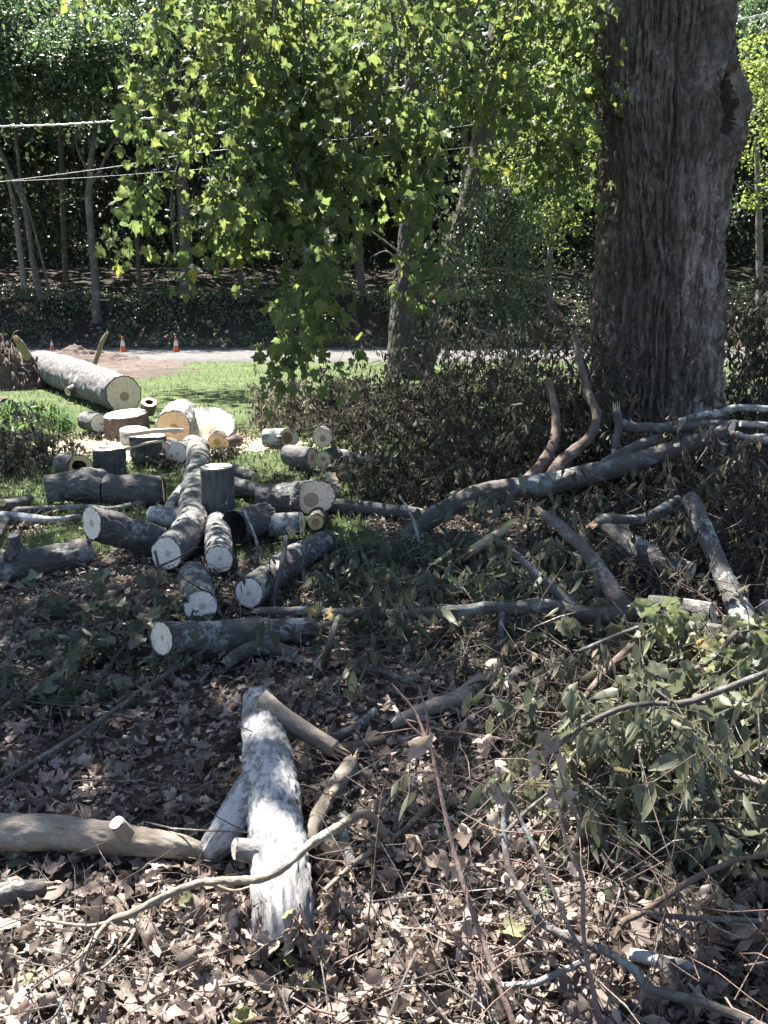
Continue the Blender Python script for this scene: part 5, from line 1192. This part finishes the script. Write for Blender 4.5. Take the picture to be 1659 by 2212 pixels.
def spray(label, u, v, t, su, sv, n, tpls, mat, size, tm, droop=.9, name='leaf_spray', twig=((0, -60), (0, 0))):
    c0, _ = pt(u, v, 0, t)
    root = empty(name, c0, label, 'leaves')
    k = t / F
    p = c0 + np.stack([rng.normal(0, su * k, n), rng.normal(0, .05, n), rng.normal(0, sv * k, n)], 1)
    a = np.stack([np.stack([pt(u + twig[0][0], v + twig[0][1], 0, t)[0]] * n), np.stack([c0 + [0, 0, .02]] * n), p * .5 + c0 * .5 + [0, 0, .02], p], 1)
    twig_stuff('twigs', a, np.full(n, .002), 'twig_bark', root, c0)
    leaf_objects('leaf', p, rng.normal(size=(n, 3)) * .45 + [0, 0, -droop], rng.normal(size=(n, 3)) * .5 + [0, -.6, .5], rng.uniform(.8, 1.2, n) * size, np.clip(rng.normal(tm, .2, n), 0, 1), tpls, mat, root, c0)
spray('pale green maple leaves hanging over the bright end of the crooked limb', 1425, 1345, 3.75, 32, 22, 16, MAPLE, 'yellow_green', .085, .4, twig=((30, -80), (0, 0)))
spray('yellow-green maple leaf pair over the sunlit part of the crooked limb', 1525, 1380, 3.7, 25, 16, 6, MAPLE, 'yellow_green', .10, .6)
spray('white-green sunlit leaves at the right edge by the foot of the sloping limb', 1640, 1390, 3.6, 18, 30, 10, MAPLE, 'yellow_green', .08, .5)
spray('fresh green leaves hanging from the middle of the thick limb', 1080, 1075, 6.0, 40, 22, 26, DROOP, 'wilted_green', .12, .75)
spray('drooping leaf cluster under the thick limb right of its fork', 1250, 1085, 6.0, 60, 20, 26, DROOP, 'wilted_green', .11, .5)
spray('three pointed green leaves hanging on a twig among the thin stems', 885, 1690, 2.5, 16, 12, 5, DROOP, 'wilted_green', .085, .5)
spray('single yellow leaves on the lichen log limb', 690, 1318, 4.2, 26, 14, 8, MAPLE, 'yellow_green', .07, .8)
spray('pale leaves sticking up from the top of the tall dry brush pile', 1095, 725, 11.6, 45, 20, 60, SHRIV + DROOP, 'wilted_leaf', .10, .85)

def by_label(s):
    return next(o for o in bpy.data.objects if o.get('label', '').startswith(s))
def on_stem(s, items, t, size=.06):
    r = by_label(s); b0 = np.array(r.location)
    p = np.array([pt(u, v, 0, t)[0] for u, v in items]); n = len(p)
    leaf_objects('curled_leaf', p, rng.normal(size=(n, 3)) * .4 + [0, 0, -1], rng.normal(size=(n, 3)) + [0, -.5, .2], rng.uniform(.75, 1.25, n) * size, rng.uniform(.6, .9, n), CRUMP, 'dead_leaf', r, b0)
on_stem('tall thin reddish stem', [(845, 1505), (852, 1520), (912, 1580), (960, 1835), (940, 1850), (905, 1805), (890, 1800), (985, 1845), (1000, 1960)], 2.2, .075)
on_stem('pale straight stem', [(1045, 1585), (1060, 1600), (1075, 1640), (1080, 1660), (1090, 1700), (1075, 1690), (1200, 1935), (1215, 1950), (1210, 1970)], 2.2, .065)
on_stem('rightmost tall foreground', [(1140, 1625), (1150, 1640), (1180, 1580), (1190, 1615), (1205, 1640), (1185, 1600), (1215, 1700), (1240, 1860), (1190, 1690), (1200, 1720)], 2.15, .06)
on_stem('grey branched stem', [(1100, 1880), (1115, 1910), (1150, 1900), (1080, 1760), (1130, 1800), (1000, 1770), (1010, 1800)], 2.2, .07)

# ------------------------------------------------------------------ leaf litter, twigs, grass, sawdust
def frust_pts(n, y0, y1, power=1.0, mar=.12):
    y = y0 + rng.random(n) ** power * (y1 - y0)
    w = (829.5 / F) * (y * CP + 1.4 * SP) + mar
    return rng.uniform(-1, 1, n) * w, y
def litter(n, y0, y1, power, mar=.5):
    x, y = frust_pts(n, y0, y1, power, mar)
    keep = rng.random(n) > lawnmask(x, y) * .93
    return x[keep], y[keep]
x, y = litter(18500, 0.8, 9.0, 1.45)
n_ = len(x)
p = np.stack([x, y, gz(x, y) + .008 + rng.random(n_) ** 1.6 * .045], 1)
dirs = rng.normal(size=(n_, 3)) * [1, 1, .35]
nrm = rng.normal(size=(n_, 3)) * .75 + [0, 0, 1]
sc = .022 + .056 * rng.random(n_) ** 1.2; ti = np.clip(rng.normal(.5, .24, n_) + .2 * pn(x * 1.2, y * 1.2, 3), 0, .94) + (rng.random(n_) < .02) * .06
u, v, t = proj(p)
score = np.where((v < 2230) & (v > 0) & (u > 0) & (u < 1659), sc / t * (1 + 4 * (p[:, 2] - gz(x, y))), 0)
o = np.argsort(-score); a, b_ = o[:300], o[300:]
leaf_objects('dead_leaf', p[a], dirs[a], nrm[a], sc[a] * 1.15, np.clip(ti[a] + .08, 0, 1), DEAD, 'dead_leaf', label='curled dry brown leaf lying on top of the foreground leaf litter', cat='leaf', group='dead leaves in the foreground litter')
leaf_stuff('leaf_litter', p[b_], dirs[b_], nrm[b_], sc[b_], ti[b_], DEAD, 'dead_leaf', label='thick layer of dry brown leaves covering the ground', cat='leaf litter')
x, y = litter(28000, 0.8, 9.0, 1.5); n_ = len(x)
p = np.stack([x, y, gz(x, y) + .004 + rng.random(n_) * .035], 1)
leaf_stuff('leaf_crumbs', p, rng.normal(size=(n_, 3)) * [1, 1, .5], rng.normal(size=(n_, 3)) * .6 + [0, 0, 1], rng.uniform(.014, .04, n_), np.clip(rng.normal(.5, .25, n_), 0, .95), TINY, 'dead_leaf', label='crumbled leaf bits between the dry leaves', cat='leaf litter')
x, y = litter(1400, 1.2, 8.5, 1.3); n_ = len(x)
st = np.stack([x, y, gz(x, y) + .02 + rng.random(n_) ** 2 * .09], 1)
d = rng.normal(size=(n_, 3)) * [1, .7, .12]
L = wander(st, d, rng.uniform(.12, .75, n_), 7, .16)
L[:, :, 2] = np.maximum(L[:, :, 2], gz(L[:, :, 0], L[:, :, 1]) + .006)
twig_stuff('litter_twigs', L, rng.uniform(.0012, .0042, n_), 'twig_bark', label='fine twigs strewn through the leaf litter', cat='twigs')
x, y = frust_pts(620, 1.5, 5.0, 1.3); k_ = x > -.1 + .2 * rng.normal(size=620); x, y = x[k_], y[k_]; n_ = len(x)
st = np.stack([x, y, gz(x, y) + .03 + rng.random(n_) * .22], 1)
twig_stuff('brush_twigs', wander(st, rng.normal(size=(n_, 3)) * [1, .8, .5], rng.uniform(.25, .8, n_), 7, .18, .02), rng.uniform(.0012, .0034, n_), 'stem_red', label='wiry bare twigs sticking out of the brush at the right', cat='twigs')

x, y = litter(4000, 1.2, 6.5, 1.4); n_ = len(x)
st = np.stack([x, y, gz(x, y) + .012 + rng.random(n_) * .045], 1)
twig_stuff('leaf_stalks', wander(st, rng.normal(size=(n_, 3)) * [1, 1, .3], rng.uniform(.03, .11, n_), 3, .25), rng.uniform(.0008, .0016, n_), 'bark_tan', label='loose leaf stalks and straw in the litter', cat='leaf litter', ns=3)
n_ = 76000
vpx = rng.uniform(772, 1330, n_); upx = rng.uniform(-40, 1700, n_)
y = np.array(CAMH / np.tan(PITCH + np.arctan((vpx - CY) / F))); x = (upx - CX) * (y * CP + CAMH * SP) / F
y = y + rng.uniform(-.1, .1, n_)
k_ = (rng.random(n_) < lawnmask(x, y)) & (y < 26.6)
x, y = x[k_], y[k_]; n_ = len(x)
GR = [(np.array([(-.07, 0, 0), (.07, 0, 0), (-.05, .55, -.05), (.05, .55, -.05), (0, 1, -.3)], float), np.array([(0, 1, 3), (0, 3, 2), (2, 3, 4)]))]
leaf_stuff('grass', np.stack([x, y, gz(x, y) - .005], 1), rng.normal(size=(n_, 3)) * .55 + [0, 0, 1], rng.normal(size=(n_, 3)), rng.uniform(.035, .075, n_) * (1 + .03 * y), np.clip(rng.normal(.5, .2, n_) + .3 * pn(x * .6, y * .6, 4), 0, 1), GR, 'grass_blade', label='short mown grass of the yard', cat='grass')

def sawdust_patch(u, v, sx, sy, label, seed):
    c0 = gpt(u, v); n = 60
    g = np.linspace(-1.3, 1.3, n); A, B_ = np.meshgrid(g, g); r = np.sqrt(A ** 2 + B_ ** 2) + .35 * pn(A * 2, B_ * 2, seed) + .2 * pn(A * 6, B_ * 6, seed)
    xx, yy = c0[0] + A * sx, c0[1] + B_ * sy
    z = gz(xx, yy) + .035 * np.clip(1 - r, -1, 1) + .012 * pn(A * 9, B_ * 9, seed) - .004
    V = np.stack([xx, yy, z], -1).reshape(-1, 3) - c0
    ii = (np.arange(n - 1)[:, None] * n + np.arange(n - 1)[None]).ravel()
    q = np.stack([ii, ii + 1, ii + n + 1, ii + n], 1); q = q[r.reshape(-1)[q].min(1) < 1.05]
    root = empty('sawdust', c0, label, 'sawdust', kind='stuff')
    add_obj('sawdust_layer', new_mesh('sawdust_layer', V, [q]), MATS['sawdust'], root, kind='stuff')
    m = 900
    a_ = rng.normal(size=(m, 2)) * .6
    p = np.stack([a_[:, 0] * sx, a_[:, 1] * sy, np.zeros(m)], 1); p[:, 2] = gz(p[:, 0] + c0[0], p[:, 1] + c0[1]) + .03
    V, f, t_ = leaves_arrays(p, rng.normal(size=(m, 3)) * [1, 1, .3], rng.normal(size=(m, 3)) * .5 + [0, 0, 1], rng.uniform(.015, .05, m), np.zeros(m), TINY)
    add_obj('wood_chips', new_mesh('wood_chips', V, [f]), MATS['sawdust'], root, kind='stuff')
sawdust_patch(200, 962, .75, .65, 'bright sawdust spread left of the upright rounds', 1.0)
sawdust_patch(530, 955, .75, .6, 'bright sawdust right of the leaning white slab', 2.0)
sawdust_patch(330, 972, .9, .6, 'sawdust and chips around the squat block and pale upright round', 3.0)
